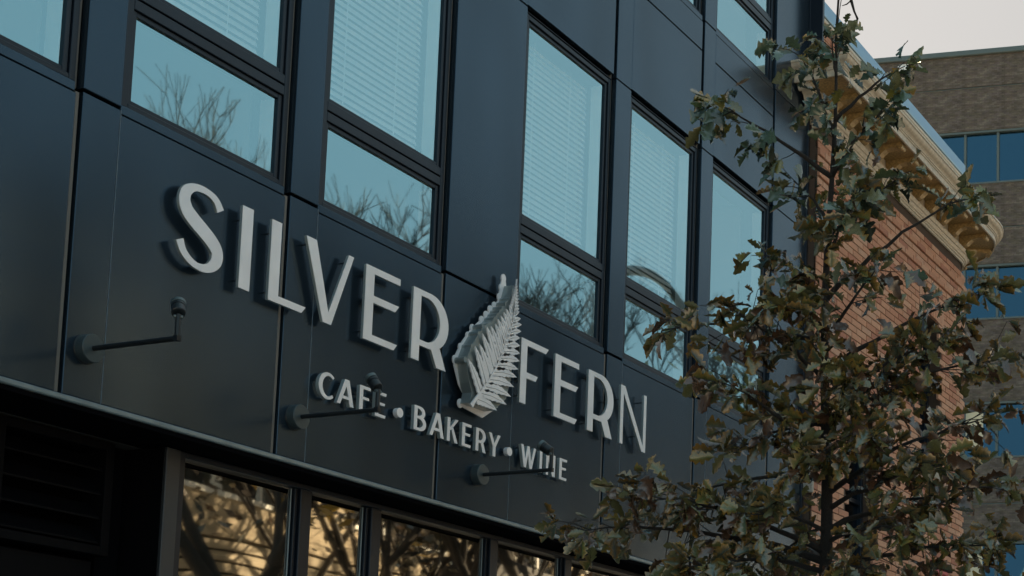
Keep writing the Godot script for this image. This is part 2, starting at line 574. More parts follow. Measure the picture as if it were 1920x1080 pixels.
func shopfront(b: Node3D) -> void:
	var zf := -0.25
	# corner column and the dark return beside the louvre
	boxed("column_cover", Vector3(6.768, 0.1, -0.26), Vector3(6.872, 3.428, zf + 0.012), M.panel_edge, b, 0.004)
	boxed("column_return", Vector3(6.766, 0.1, -0.62), Vector3(6.87, 3.428, -0.261), M.backing, b)
	boxed("column_cover", Vector3(6.876, 0.1, -0.62), Vector3(6.918, 3.428, zf + 0.002), M.frame, b, 0.003)
	boxed("column_cover", Vector3(6.60, 0.1, -0.72), Vector3(6.763, 3.428, -0.54), M.backing, b, 0.003)
	# louvre panel
	var lv := Node3D.new()
	lv.name = "louvre"
	b.add_child(lv, true)
	lv.position = -b.position + Vector3(6.2, 2.8, -0.5)
	member("frame", 5.83, 2.80, -0.60, 5.885, 3.42, -0.44, "louvre", lv)
	member("frame", 6.54, 2.80, -0.60, 6.595, 3.42, -0.44, "louvre", lv)
	member("frame", 5.886, 3.375, -0.60, 6.539, 3.42, -0.44, "louvre", lv)
	member("frame", 5.886, 2.80, -0.60, 6.539, 2.85, -0.44, "louvre", lv)
	for i in 4:
		var y := 2.875 + i * 0.132
		var st := S()
		var e := [Vector3(5.887, y, -0.46), Vector3(6.538, y, -0.46), Vector3(6.538, y + 0.085, -0.56), Vector3(5.887, y + 0.085, -0.56)]
		var dn := Vector3(0, -0.012, 0)
		quad(st, e[3], e[2], e[1], e[0])
		quad(st, e[0] + dn, e[1] + dn, e[2] + dn, e[3] + dn)
		quad(st, e[0], e[1], e[1] + dn, e[0] + dn)
		obj("slat", st, M.louvre, lv)
	boxed("backing", Vector3(5.6, 0.1, -0.75), Vector3(6.7, 3.428, -0.73), M.backing, b)
	boxed("door_panel", Vector3(5.886, 0.1, -0.60), Vector3(6.54, 2.77, -0.5), M.louvre, b, 0.004)
	boxed("column_cover", Vector3(5.2, 0.1, -0.72), Vector3(5.80, 3.428, -0.42), M.louvre, b, 0.004)
	boxed("column_cover", Vector3(2.7, 0.1, -0.72), Vector3(5.19, 3.428, -0.46), M.backing, b, 0.004)
	# glazing: head, mullions, panes
	boxed("head_rail", Vector3(6.92, 3.395, -0.42), Vector3(14.9, 3.428, zf), M.frame, b, 0.004)
	boxed("sill_rail", Vector3(6.92, 0.1, -0.42), Vector3(14.9, 0.45, zf), M.frame, b, 0.004)
	var mu := [6.92, 7.885, 8.572, 9.935, 10.967, 12.3, 13.6, 14.85]
	for i in mu.size():
		var x: float = mu[i]
		if i > 0:
			boxed("mullion", Vector3(x, 0.451, -0.36), Vector3(x + 0.10, 3.394, zf + 0.001), M.frame, b, 0.004)
		if i < mu.size() - 1:
			var xa := x + (0.102 if i > 0 else 0.0)
			var xb: float = mu[i + 1] - 0.002
			var w := Node3D.new()
			w.name = "shop_window"
			b.add_child(w, true)
			w.position = -b.position + Vector3(xa, 0.45, zf)
			glass_sheet(xa, 0.452, xb, 3.393, -0.300, 0.0016, M.shop_pane, w)
			boxed("glazing_bead", Vector3(xb - 0.028, 0.452, -0.296), Vector3(xb - 0.001, 3.392, -0.27), M.frame, w, 0.003)
			boxed("glazing_bead", Vector3(xb - 0.044, 0.453, -0.2965), Vector3(xb - 0.036, 3.391, -0.288), M.drip, w, 0.002)
	var r := S()
	box(r, Vector3(6.92, 0, -3.0), Vector3(14.78, 3.4, -2.9))
	box(r, Vector3(6.8, 0, -2.9), Vector3(6.9, 3.42, -0.63))
	box(r, Vector3(2.61, 3.4301, -3.69), Vector3(END_X - 0.21, 3.452, -0.43))
	obj("shop_interior", r, M.dark_interior, b)

# ---------------------------------------------------------------- sign letters
const ZL := 0.046
const ZF := 0.066

func stem(x0: float, x1: float, y0: float, y1: float) -> PackedVector2Array:
	return rect(x0, y0, x1, y1)

# a bar that leaves a stem to the right and ends in a slanted cut
func bar(x0: float, x1: float, y0: float, y1: float, cut: float) -> PackedVector2Array:
	return poly([x0, y0, x1 - cut, y0, x1, y1, x0, y1])

func lean(xa0: float, xa1: float, ya: float, xb0: float, xb1: float, yb: float) -> PackedVector2Array:
	return poly([xa0, ya, xa1, ya, xb1, yb, xb0, yb])

func letter(shapes: Array, label: String, group: String, z0: float, z1: float, pins: Array) -> void:
	var u := unite(shapes)
	var at := Vector3(pins[0].x, 4.342 if z1 > 0.06 else 3.892, 0.0)
	var o := thing("sign_letter", label, "sign letter", at, group)
	var st := S()
	prism(st, u[0], u[1], z1 - 0.003, z1)
	obj("face", st, M.letter, o)
	var sd := S()
	prism(sd, u[0], u[1], z0, z1 - 0.0035)
	obj("edge", sd, M.letter_side, o)
	for p in pins:
		var q := S()
		rod(q, Vector3(p.x, p.y, 0.0005), Vector3(p.x, p.y, z0 + 0.002), 0.005, 8)
		obj("stand_off_pin", q, M.pin, o)

func bowl(x0: float, x1: float, y0: float, y1: float, tv: float, th: float) -> PackedVector2Array:
	# a D-shaped stroke from (x0, y1) round to (x0, y0); tv = thickness on the right, th = at top and bottom
	var pts := []
	var w := []
	var cy := (y0 + y1) * 0.5
	var ry := (y1 - y0 - th) * 0.5
	var straight := (x1 - x0) * 0.32
	var rx := x1 - tv * 0.5 - x0 - straight
	pts.append(Vector2(x0, cy + ry))
	w.append(th)
	for i in 21:
		var t := PI * 0.5 - PI * i / 20.0
		pts.append(Vector2(x0 + straight + rx * cos(t), cy + ry * sin(t)))
		w.append(lerpf(th, tv, pow(cos(t), 1.3) if cos(t) > 0 else 0.0))
	pts.append(Vector2(x0, cy - ry))
	w.append(th)
	return ribbon(pts, w)

func sign_letters() -> void:
	var g := "large raised letters of the cafe name"
	var b := 4.342
	var t := 4.817
	var m0 := 4.590
	var m1 := 4.636
	var h := 0.043
	var s := spline([Vector2(6.737, 4.721), Vector2(6.709, 4.762), Vector2(6.668, 4.786), Vector2(6.605, 4.797), Vector2(6.535, 4.788), Vector2(6.484, 4.752), Vector2(6.470, 4.700), Vector2(6.494, 4.648), Vector2(6.552, 4.608), Vector2(6.620, 4.572), Vector2(6.690, 4.530), Vector2(6.731, 4.484), Vector2(6.724, 4.428), Vector2(6.676, 4.382), Vector2(6.612, 4.366), Vector2(6.545, 4.378), Vector2(6.484, 4.418), Vector2(6.453, 4.474)])
	letter([ribbon(s, [0.055, 0.044, 0.036, 0.040, 0.072, 0.088, 0.090, 0.088, 0.088, 0.080, 0.050, 0.036, 0.044, 0.055])], "large silver letter S, leftmost of the cafe name", g, ZL, ZF, [Vector2(6.60, 4.797), Vector2(6.60, 4.37)])
	letter([stem(6.906, 6.992, b, t)], "large silver letter I between S and L", g, ZL, ZF, [Vector2(6.95, 4.75), Vector2(6.95, 4.4)])
	letter([stem(7.146, 7.228, b, t), bar(7.15, 7.465, b, b + 0.042, 0.034)], "large silver letter L with slanted foot, beside the tall joint", g, ZL, ZF, [Vector2(7.187, 4.75), Vector2(7.187, 4.4)])
	letter([lean(7.621, 7.690, b, 7.441, 7.531, t), lean(7.640, 7.697, b, 7.830, 7.877, t)], "large silver letter V, with thick left and thin right arm", g, ZL, ZF, [Vector2(7.49, 4.78), Vector2(7.85, 4.78)])
	for e in [[7.998, 0.084, 0.344, "large silver letter E between V and R, first E of the name"], [10.217, 0.083, 0.338, "large silver letter E right of the letter F, second E of the name"]]:
		var x: float = e[0]
		letter([stem(x, x + e[1], b, t), bar(x + 0.01, x + e[2], t - h, t, -0.0), bar(x + 0.01, x + e[2] - 0.002, m0, m1, 0.038), bar(x + 0.01, x + e[2] - 0.006, b, b + h, 0.033)], e[3], g, ZL, ZF, [Vector2(x + 0.04, 4.76), Vector2(x + 0.04, 4.4), Vector2(x + 0.22, 4.613)])
	for e in [[8.483, "large silver letter R just left of the fern, first R of the name"], [10.700, "large silver letter R between E and N, second R of the name"]]:
		var x: float = e[0]
		letter([stem(x, x + 0.083, b, t), bowl(x + 0.05, x + 0.392, 4.447, t, 0.094, 0.038), lean(x + 0.277, x + 0.380, b, x + 0.196, x + 0.306, 4.476)], e[1], g, ZL, ZF, [Vector2(x + 0.04, 4.76), Vector2(x + 0.04, 4.4), Vector2(x + 0.345, 4.64)])
	letter([stem(9.756, 9.835, b, t), bar(9.77, 10.120, t - h, t, 0.038), bar(9.77, 9.985, 4.535, 4.578, 0.027)], "large silver letter F just right of the fern", g, ZL, ZF, [Vector2(9.795, 4.76), Vector2(9.795, 4.4)])
	letter([stem(11.205, 11.250, b, t), lean(11.566, 11.622, b, 11.206, 11.270, t), stem(11.586, 11.628, b, t)], "large silver letter N, rightmost of the cafe name", g, ZL, ZF, [Vector2(11.227, 4.7), Vector2(11.607, 4.76), Vector2(11.52, 4.46)])
	small_letters()

func small_letters() -> void:
	var g := "small raised letters of the line below the name"
	var b := 3.893
	var t := 4.053
	var z0 := 0.026
	var z1 := 0.052
	var w := 0.033
	var h := 0.019
	var c := []
	for i in 25:
		var a := deg_to_rad(48.0 + 264.0 * i / 24.0)
		c.append(Vector2(7.719 + 0.070 * cos(a) * 0.98, 3.973 + 0.072 * sin(a)))
	letter([ribbon(c, [0.017, 0.019, 0.030, 0.034, 0.030, 0.019, 0.017])], "small silver letter C, first of the lower line", g, z0, z1, [Vector2(7.66, 4.0)])
	for e in [[7.805, "small silver letter A in the first word, between C and F"], [8.739, "small silver letter A in the middle word, between B and K"]]:
		var x: float = e[0]
		letter([lean(x, x + 0.030, b, x + 0.066, x + 0.100, t), lean(x + 0.123, x + 0.157, b, x + 0.070, x + 0.106, t), rect(x + 0.035, 3.931, x + 0.128, 3.950)], e[1], g, z0, z1, [Vector2(x + 0.08, 4.035)])
	letter([stem(8.014, 8.047, b, t), bar(8.02, 8.117, t - h, t, 0.0), bar(8.02, 8.105, 3.968, 3.985, 0.0)], "small silver letter F of the first word", g, z0, z1, [Vector2(8.03, 4.0)])
	for e in [[8.170, "small silver letter E partly behind the second sign lamp"], [9.102, "small silver letter E in the middle word, between K and R"], [10.348, "small silver letter E, last of the lower line"]]:
		var x: float = e[0]
		letter([stem(x, x + w, b, t), bar(x + 0.01, x + 0.106, t - h, t, 0.004), bar(x + 0.01, x + 0.094, 3.970, 3.987, 0.004), bar(x + 0.01, x + 0.104, b, b + h, 0.004)], e[1], g, z0, z1, [Vector2(x + 0.016, 4.0)])
	for e in [[8.419, "small silver dot between the first and middle word"], [9.680, "small silver dot between the middle and last word"]]:
		var p := []
		for i in 20:
			p.append_array([e[0] + 0.033 * cos(TAU * i / 20), 3.966 + 0.031 * sin(TAU * i / 20)])
		var st := S()
		prism(st, [poly(p)], [], 0.020, z1)
		var o := thing("sign_dot", e[1], "sign dot", Vector3(e[0], 3.93, 0), "dots of the lower line")
		obj("face", st, M.letter, o)
		var q := S()
		rod(q, Vector3(e[0], 3.966, 0.0005), Vector3(e[0], 3.966, 0.022), 0.006, 8)
		obj("stand_off_pin", q, M.pin, o)
	letter([stem(8.568, 8.601, b, t), bowl(8.58, 8.683, 3.972, t, 0.032, 0.017), bowl(8.58, 8.698, b, 3.990, 0.034, 0.018)], "small silver letter B, first of the middle word", g, z0, z1, [Vector2(8.58, 4.0)])
	letter([stem(8.932, 8.963, b, t), lean(8.952, 8.975, 3.972, 9.022, 9.054, t), lean(9.018, 9.054, b, 8.968, 8.994, 4.000)], "small silver letter K of the middle word", g, z0, z1, [Vector2(8.95, 4.0)])
	letter([stem(9.264, 9.296, b, t), bowl(9.27, 9.380, 3.952, t, 0.033, 0.017), lean(9.350, 9.386, b, 9.318, 9.350, 3.968)], "small silver letter R of the middle word", g, z0, z1, [Vector2(9.28, 4.0)])
	letter([stem(9.471, 9.504, b, 3.975), lean(9.471, 9.502, 3.960, 9.418, 9.452, t), lean(9.474, 9.504, 3.960, 9.529, 9.560, t)], "small silver letter Y, last of the middle word", g, z0, z1, [Vector2(9.487, 3.93)])
	letter([lean(9.868, 9.899, b, 9.826, 9.857, t), lean(9.868, 9.896, b, 9.907, 9.934, t), lean(9.943, 9.973, b, 9.907, 9.936, t), lean(9.945, 9.973, b, 9.995, 10.022, t)], "small silver letter W, first of the last word", g, z0, z1, [Vector2(9.845, 4.03)])
	letter([stem(10.076, 10.108, b, t)], "small silver letter I of the last word", g, z0, z1, [Vector2(10.092, 4.0)])
	letter([stem(10.164, 10.192, b, t), lean(10.252, 10.288, b, 10.166, 10.198, t), stem(10.260, 10.288, b, t)], "small silver letter N partly behind the third sign lamp", g, z0, z1, [Vector2(10.178, 4.0)])

# ---------------------------------------------------------------- the fern
const FERN_Z := 0.15
const FERN_MOVE := Vector2(0.059, 0.018)
var fern_node: Node3D

# one pointed, toothed leaflet from its foot on the midrib to its tip
func leaflet(tip: Vector2, foot: Vector2, wide: float) -> void:
	tip += FERN_MOVE
	foot += FERN_MOVE
	var d := (tip - foot).normalized()
	var n := Vector2(-d.y, d.x)
	var len := foot.distance_to(tip)
	var l := PackedVector2Array()
	var r := PackedVector2Array()
	var steps := 11
	for j in steps:
		var t := float(j) / steps
		var half := wide * (0.80 + 0.55 * t - 1.35 * t * t) * (1.10 if j % 2 else 0.86)
		if j == 0:
			half = wide * 0.72
		var c := foot.lerp(tip, t) + Vector2(0, 1) * 0.05 * len * sin(PI * t)
		l.append(c + n * half)
		r.append(c - n * half)
	l.append(tip)
	r.reverse()
	l.append_array(r)
	var st := S()
	var u := unite([l])
	prism(st, u[0], [], FERN_Z - 0.010, FERN_Z)
	obj("leaflet", st, M.letter, fern_node)
	# the vein cut into it
	var q := S()
	var v := unite([ribbon([foot, foot.lerp(tip, 0.4) + Vector2(0, 0.04 * len), foot.lerp(tip, 0.82) + Vector2(0, 0.025 * len)], [0.0045, 0.002])])
	prism(q, v[0], [], FERN_Z - 0.009, FERN_Z + 0.0008)
	obj("vein", q, M.vein, fern_node)

func lobed(core: Array, lobes: Array, r: float) -> Array:
	var parts: Array = [poly(core)]
	for i in range(0, lobes.size(), 2):
		var c := PackedVector2Array()
		for k in 14:
			c.append(Vector2(lobes[i] + r * cos(TAU * k / 14), lobes[i + 1] + r * 1.15 * sin(TAU * k / 14)))
		parts.append(c)
	return unite(parts)

func fern() -> void:
	var o := thing("fern_emblem", "layered silver fern frond emblem standing between the two words of the name", "sign emblem", Vector3(9.15, 4.15, 0.0))
	fern_node = o
	var st := S()
	var pl := lobed([9.09, 4.16, 9.34, 4.135, 9.52, 4.25, 9.58, 4.42, 9.62, 4.70, 9.625, 4.90, 9.585, 5.05, 9.545, 5.205, 9.515, 5.20, 9.490, 5.10, 9.475, 5.01, 9.405, 4.935, 9.300, 4.835, 9.170, 4.725, 9.070, 4.610, 8.995, 4.490, 8.985, 4.42, 9.05, 4.30, 9.12, 4.24],
		[9.528, 5.185, 9.508, 5.110, 9.490, 5.035, 9.430, 4.955, 9.382, 4.915, 9.335, 4.862, 9.285, 4.812, 9.180, 4.725, 9.135, 4.660, 9.055, 4.560, 8.995, 4.460, 9.075, 4.178, 9.62, 4.92, 9.64, 4.84, 9.63, 4.74, 9.63, 4.63], 0.028)
	prism(st, pl[0], [], 0.036, 0.046)
	obj("back_plate", st, M.letter, o)
	st = S()
	var bd := lobed([9.07, 4.175, 9.36, 4.185, 9.50, 4.30, 9.55, 4.45, 9.59, 4.75, 9.560, 4.98, 9.535, 5.13, 9.50, 5.03, 9.44, 4.95, 9.36, 4.875, 9.29, 4.80, 9.19, 4.735, 9.13, 4.66, 9.06, 4.565, 9.01, 4.46, 9.03, 4.38, 9.055, 4.31, 9.09, 4.25],
		[9.500, 5.01, 9.462, 4.965, 9.420, 4.922, 9.392, 4.890, 9.362, 4.855, 9.325, 4.820, 9.297, 4.780, 9.245, 4.750, 9.193, 4.732, 9.147, 4.668, 9.120, 4.590, 9.075, 4.562, 9.000, 4.455], 0.019)
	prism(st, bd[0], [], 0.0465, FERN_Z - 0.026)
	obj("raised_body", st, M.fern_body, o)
	var w := 0.041
	leaflet(Vector2(8.938, 4.439), Vector2(9.100, 4.245), w)
	leaflet(Vector2(9.010, 4.546), Vector2(9.160, 4.315), w)
	leaflet(Vector2(9.066, 4.572), Vector2(9.203, 4.375), w)
	leaflet(Vector2(9.090, 4.655), Vector2(9.246, 4.435), w)
	leaflet(Vector2(9.137, 4.718), Vector2(9.286, 4.492), w)
	leaflet(Vector2(9.187, 4.735), Vector2(9.322, 4.550), w * 0.95)
	leaflet(Vector2(9.240, 4.765), Vector2(9.353, 4.605), w * 0.88)
	leaflet(Vector2(9.268, 4.806), Vector2(9.377, 4.655), w * 0.82)
	leaflet(Vector2(9.305, 4.840), Vector2(9.400, 4.705), w * 0.76)
	leaflet(Vector2(9.337, 4.875), Vector2(9.420, 4.752), w * 0.70)
	leaflet(Vector2(9.365, 4.906), Vector2(9.436, 4.800), w * 0.64)
	leaflet(Vector2(9.405, 4.945), Vector2(9.451, 4.846), w * 0.56)
	leaflet(Vector2(9.300, 4.165), Vector2(9.062, 4.190), w)
	leaflet(Vector2(9.415, 4.232), Vector2(9.095, 4.240), w)
	leaflet(Vector2(9.467, 4.300), Vector2(9.142, 4.297), w)
	leaflet(Vector2(9.498, 4.378), Vector2(9.186, 4.358), w)
	leaflet(Vector2(9.531, 4.455), Vector2(9.232, 4.420), w)
	leaflet(Vector2(9.544, 4.516), Vector2(9.275, 4.478), w)
	leaflet(Vector2(9.557, 4.578), Vector2(9.313, 4.537), w * 0.96)
	leaflet(Vector2(9.558, 4.634), Vector2(9.346, 4.592), w * 0.90)
	leaflet(Vector2(9.553, 4.690), Vector2(9.374, 4.643), w * 0.85)
	leaflet(Vector2(9.548, 4.744), Vector2(9.396, 4.694), w * 0.78)
	leaflet(Vector2(9.560, 4.796), Vector2(9.416, 4.744), w * 0.72)
	leaflet(Vector2(9.562, 4.846), Vector2(9.434, 4.793), w * 0.66)
	leaflet(Vector2(9.548, 4.886), Vector2(9.448, 4.838), w * 0.58)
	# the toothed tip
	for i in 9:
		var y := 4.885 + i * 0.026
		var x := lerpf(9.462, 9.482, i / 8.0)
		var s := 1.0 - i / 9.5
		leaflet(Vector2(x - 0.040 * s - 0.004, y + 0.062 * s + 0.012), Vector2(x, y), 0.013 * s + 0.003)
		leaflet(Vector2(x + 0.062 * s + 0.004, y + 0.034 * s + 0.012), Vector2(x, y), 0.013 * s + 0.003)
	st = S()
	var rl := []
	for p in spline([Vector2(9.000, 4.130), Vector2(9.040, 4.180), Vector2(9.150, 4.306), Vector2(9.287, 4.494), Vector2(9.408, 4.721), Vector2(9.462, 4.886), Vector2(9.482, 5.155)], 8):
		rl.append(p + FERN_MOVE)
	var ru := unite([ribbon(rl, [0.034, 0.022, 0.013, 0.010, 0.008, 0.003])])
	prism(st, ru[0], [], FERN_Z - 0.010, FERN_Z + 0.001)
	obj("midrib", st, M.letter, o)
	for p in [Vector2(9.15, 4.3), Vector2(9.3, 4.7)]:
		var q := S()
		rod(q, Vector3(p.x, p.y, 0.0005), Vector3(p.x, p.y, 0.037), 0.006, 8)
		obj("stand_off_pin", q, M.pin, o)

# ---------------------------------------------------------------- sign lamps
func sign_lamp(x: float, y: float, aim: Vector3, label: String, high := 0.12) -> void:
	var o := thing("sign_lamp", label, "sign lamp", Vector3(x, y, 0), "arm lamps under the cafe sign")
	var st := S(true)
	lathe(st, Vector3(x, y, 0.0005), Vector3(0, 0, 1), [[0.0, 0.0], [0.0, 0.077], [0.006, 0.077], [0.006, 0.072]], 40)
	obj("wall_flange", st, M.lamp_metal, o)
	st = S()
	lathe(st, Vector3(x, y, 0.006), Vector3(0, 0, 1), [[0.0, 0.0725], [0.050, 0.0725], [0.054, 0.0695], [0.054, 0.0]], 40)
	obj("wall_plate", st, M.lamp_plate, o)
	var z1 := 0.600
	st = S()
	rod(st, Vector3(x, y, 0.058), Vector3(x, y, z1), 0.0135, 20)
	obj("arm", st, M.lamp_metal, o)
	var top := Vector3(x, y + high, z1)
	st = S()
	box(st, Vector3(x - 0.014, y - 0.0135, z1 - 0.014), Vector3(x + 0.014, y + 0.0135, z1 + 0.014))
	rod(st, Vector3(x, y + 0.0136, z1), top, 0.0135, 20)
	obj("upright", st, M.lamp_metal, o)
	var d := aim.normalized()
	st = S()
	var fr := frame_of(d)
	rod(st, top + Vector3(0, -0.012, 0) - fr[0] * 0.022, top + Vector3(0, -0.012, 0) + fr[0] * 0.022, 0.009, 14)
	obj("knuckle", st, M.lamp_ring, o)
	st = S()
	var at := top + d * 0.008
	lathe(st, at, d, [[0.0, 0.0], [0.0, 0.030], [0.004, 0.034], [0.046, 0.034], [0.047, 0.0315], [0.051, 0.0315], [0.052, 0.035], [0.066, 0.035], [0.067, 0.032], [0.071, 0.032]], 28)
	var hd := obj("lamp_head", st, M.lamp_metal, o)
	st = S()
	lathe(st, at, d, [[0.071, 0.0325], [0.072, 0.0365], [0.094, 0.0365], [0.094, 0.032], [0.075, 0.028], [0.075, 0.0]], 28)
	obj("rim", st, M.lamp_ring, hd)

# ---------------------------------------------------------------- the brick building and its cornice
const WZ := 0.10        # its brick face
const CX := 19.82       # centre of the rounded corner
const CZ := -0.60
const CR := 0.70

# point and outward normal of the wall line at distance s from the left corner of the front (s < 0: round on to the left end)
func wall_line(s: float, o: float) -> Vector3:
	var x0 := 15.06
	var l1 := CX - x0
	var l2 := l1 + CR * PI * 0.5
	if s <= 0.0:
		return Vector3(x0 - o, 0, WZ + o + s)
	if s < l1:
		return Vector3(x0 + s, 0, WZ + o)
	if s < l2:
		var a := (s - l1) / CR
		return Vector3(CX + (CR + o) * sin(a), 0, CZ + (CR + o) * cos(a))
	return Vector3(CX + CR + o, 0, CZ - (s - l2))

func sweep(st: SurfaceTool, prof: Array) -> void:   # prof = [[out, y], ...] from below upwards
	var stops := [[-9.0, 0]]
	var l1 := CX - 15.06
	var sts: Array = []
	sts.append(-1.0)
	sts.append(0.0)
	for i in 13:
		sts.append(l1 + CR * PI * 0.5 * i / 12.0)
	sts.append(l1 + CR * PI * 0.5 + 9.0)
	for k in sts.size() - 1:
		for i in prof.size() - 1:
			var q := []
			for w in [[k, i], [k, i + 1], [k + 1, i + 1], [k + 1, i]]:
				var o: float = prof[w[1]][0]
				var p: Vector3
				if w[0] == 0:
					p = Vector3(15.06 - o, 0, 0.002)
				elif w[0] == 1:
					p = Vector3(15.06 - o, 0, WZ + o)
				else:
					p = wall_line(sts[w[0]], o)
				p.y = prof[w[1]][1]
				q.append(p)
			quad(st, q[0], q[1], q[2], q[3])

func brick_building() -> void:
	var b := thing("brick_building", "orange brick building with rounded corner and gilded cornice, right of the metal facade", "building", Vector3(17.6, 0, -2))
	# wall core in mortar, with the window openings left out
	var openings := [[18.33, 19.05, 5.75, 7.44], [18.95, 19.5, 3.9, 5.35], [15.95, 16.95, 3.6, 5.62], [17.45, 17.95, 3.9, 5.5]]
	openings = [[18.33, 19.10, 5.55, 7.44], [15.98, 16.86, 3.9, 5.72], [18.33, 19.10, 2.4, 4.15]]
	var st := S()
	var mz := WZ - 0.012
	var xs := [15.06, 15.98, 16.86, 18.33, 19.10, CX]
	for i in xs.size() - 1:
		var ya := 0.0
		for o in openings_in(openings, xs[i]):
			quad(st, Vector3(xs[i], o[2], mz), Vector3(xs[i + 1], o[2], mz), Vector3(xs[i + 1], ya, mz), Vector3(xs[i], ya, mz))
			# reveal of the opening
			quad(st, Vector3(xs[i], o[2], -0.15), Vector3(xs[i + 1], o[2], -0.15), Vector3(xs[i + 1], o[2], mz), Vector3(xs[i], o[2], mz))
			quad(st, Vector3(xs[i], o[3], mz), Vector3(xs[i + 1], o[3], mz), Vector3(xs[i + 1], o[3], -0.15), Vector3(xs[i], o[3], -0.15))
			quad(st, Vector3(xs[i], o[3], mz), Vector3(xs[i], o[3], -0.15), Vector3(xs[i], o[2], -0.15), Vector3(xs[i], o[2], mz))
			quad(st, Vector3(xs[i + 1], o[3], -0.15), Vector3(xs[i + 1], o[3], mz), Vector3(xs[i + 1], o[2], mz), Vector3(xs[i + 1], o[2], -0.15))
			ya = o[3]
		quad(st, Vector3(xs[i], 9.6, mz), Vector3(xs[i + 1], 9.6, mz), Vector3(xs[i + 1], ya, mz), Vector3(xs[i], ya, mz))
	for i in 12:
		var p := wall_line(CX - 15.06 + CR * PI * 0.5 * i / 12.0, -0.012)
		var q := wall_line(CX - 15.06 + CR * PI * 0.5 * (i + 1) / 12.0, -0.012)
		quad(st, p + Vector3(0, 9.6, 0), q + Vector3(0, 9.6, 0), q, p)
	var e := wall_line(99.0, -0.012)
	quad(st, Vector3(e.x, 9.6, CZ), Vector3(e.x, 9.6, -9), Vector3(e.x, 0, -9), Vector3(e.x, 0, CZ))
	quad(st, Vector3(15.06, 9.6, -9), Vector3(15.06, 9.6, mz), Vector3(15.06, 0, mz), Vector3(15.06, 0, -9))
	quad(st, Vector3(15.06, 9.6, -9), Vector3(e.x, 9.6, -9), Vector3(e.x, 9.6, CZ), Vector3(15.06, 9.6, mz))
	obj("mortar", st, M.mortar, b)
	bricks(b, openings)
	# windows
	for o in openings:
		var w := Node3D.new()
		w.name = "window"
		b.add_child(w, true)
		w.position = -b.position + Vector3(o[0], o[2], 0)
		member("frame", o[0], o[2], -0.13, o[0] + 0.06, o[3], -0.05, "frame", w)
		member("frame", o[1] - 0.06, o[2], -0.13, o[1], o[3], -0.05, "frame", w)
		member("frame", o[0] + 0.061, o[3] - 0.09, -0.13, o[1] - 0.061, o[3], -0.05, "frame", w)
		member("frame", o[0] + 0.061, o[2], -0.13, o[1] - 0.061, o[2] + 0.07, -0.05, "frame", w)
		var mid: float = (o[2] + o[3]) * 0.5
		member("meeting_rail", o[0] + 0.061, mid - 0.025, -0.12, o[1] - 0.061, mid + 0.025, -0.06, "frame", w)
		boxed("pane", Vector3(o[0] + 0.06, o[2] + 0.07, -0.102), Vector3(o[1] - 0.06, o[3] - 0.09, -0.098), M.far_pane, w)
		boxed("backing", Vector3(o[0], o[2], -0.6), Vector3(o[1], o[3], -0.58), M.dark_interior, w)
		boxed("stone_sill", Vector3(o[0] - 0.05, o[2] - 0.09, -0.1), Vector3(o[1] + 0.05, o[2] - 0.005, WZ + 0.04), M.stone, w, 0.01)
	for y in [0.4, 4.62]:
		boxed("quoin_stone", Vector3(15.032, y, 0.0), Vector3(15.075, y + 0.28, WZ + 0.012), M.stone, b, 0.008)
	# cornice
	var cn := Node3D.new()
	cn.name = "cornice"
	b.add_child(cn, true)
	cn.position = -b.position + Vector3(17.6, 8.5, 0.4)
	var bed := S()
	sweep(bed, [[0.0, 8.500], [0.022, 8.500], [0.022, 8.528], [0.034, 8.532], [0.034, 8.556], [0.048, 8.560], [0.060, 8.576], [0.066, 8.594], [0.080, 8.598], [0.092, 8.612], [0.098, 8.630], [0.098, 8.642], [0.030, 8.650], [0.030, 8.800]])
	obj("bed_moulding", bed, M.cornice, cn)
	var so := S()
	sweep(so, [[0.030, 8.800], [0.412, 8.800], [0.412, 8.782]])
	obj("soffit", so, M.soffit_gold, cn)
	var co := S()
	sweep(co, [[0.412, 8.782], [0.432, 8.782], [0.432, 8.846], [0.444, 8.850], [0.444, 8.864], [0.456, 8.868], [0.456, 8.880], [0.462, 8.886], [0.474, 8.895], [0.494, 8.903], [0.510, 8.915], [0.520, 8.932], [0.522, 8.946], [0.535, 8.950], [0.535, 8.972], [0.0, 9.000]])
	obj("crown_moulding", co, M.cornice, cn)
	# modillions: scroll brackets hanging under the soffit
	var s := 0.12
	while s < CX - 15.06 + CR * PI * 0.5 + 1.0:
		modillion(cn, s)
		s += 0.455
	console(cn)
	# parapet coping and metal cap
	boxed("parapet_coping", Vector3(15.04, 9.601, -0.12), Vector3(CX + 0.1, 9.645, WZ + 0.045), M.cornice, b, 0.008)
	boxed("metal_cap", Vector3(15.04, 9.675, -0.14), Vector3(CX + 0.1, 9.835, WZ + 0.035), M.zinc, b, 0.006)
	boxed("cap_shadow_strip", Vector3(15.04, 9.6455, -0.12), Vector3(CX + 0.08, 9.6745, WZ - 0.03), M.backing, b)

func openings_in(op: Array, x: float) -> Array:
	var out := []
	for o in op:
		if absf(o[0] - x) < 0.01:
			out.append(o)
	out.sort_custom(func(a, c): return a[2] < c[2])
	return out

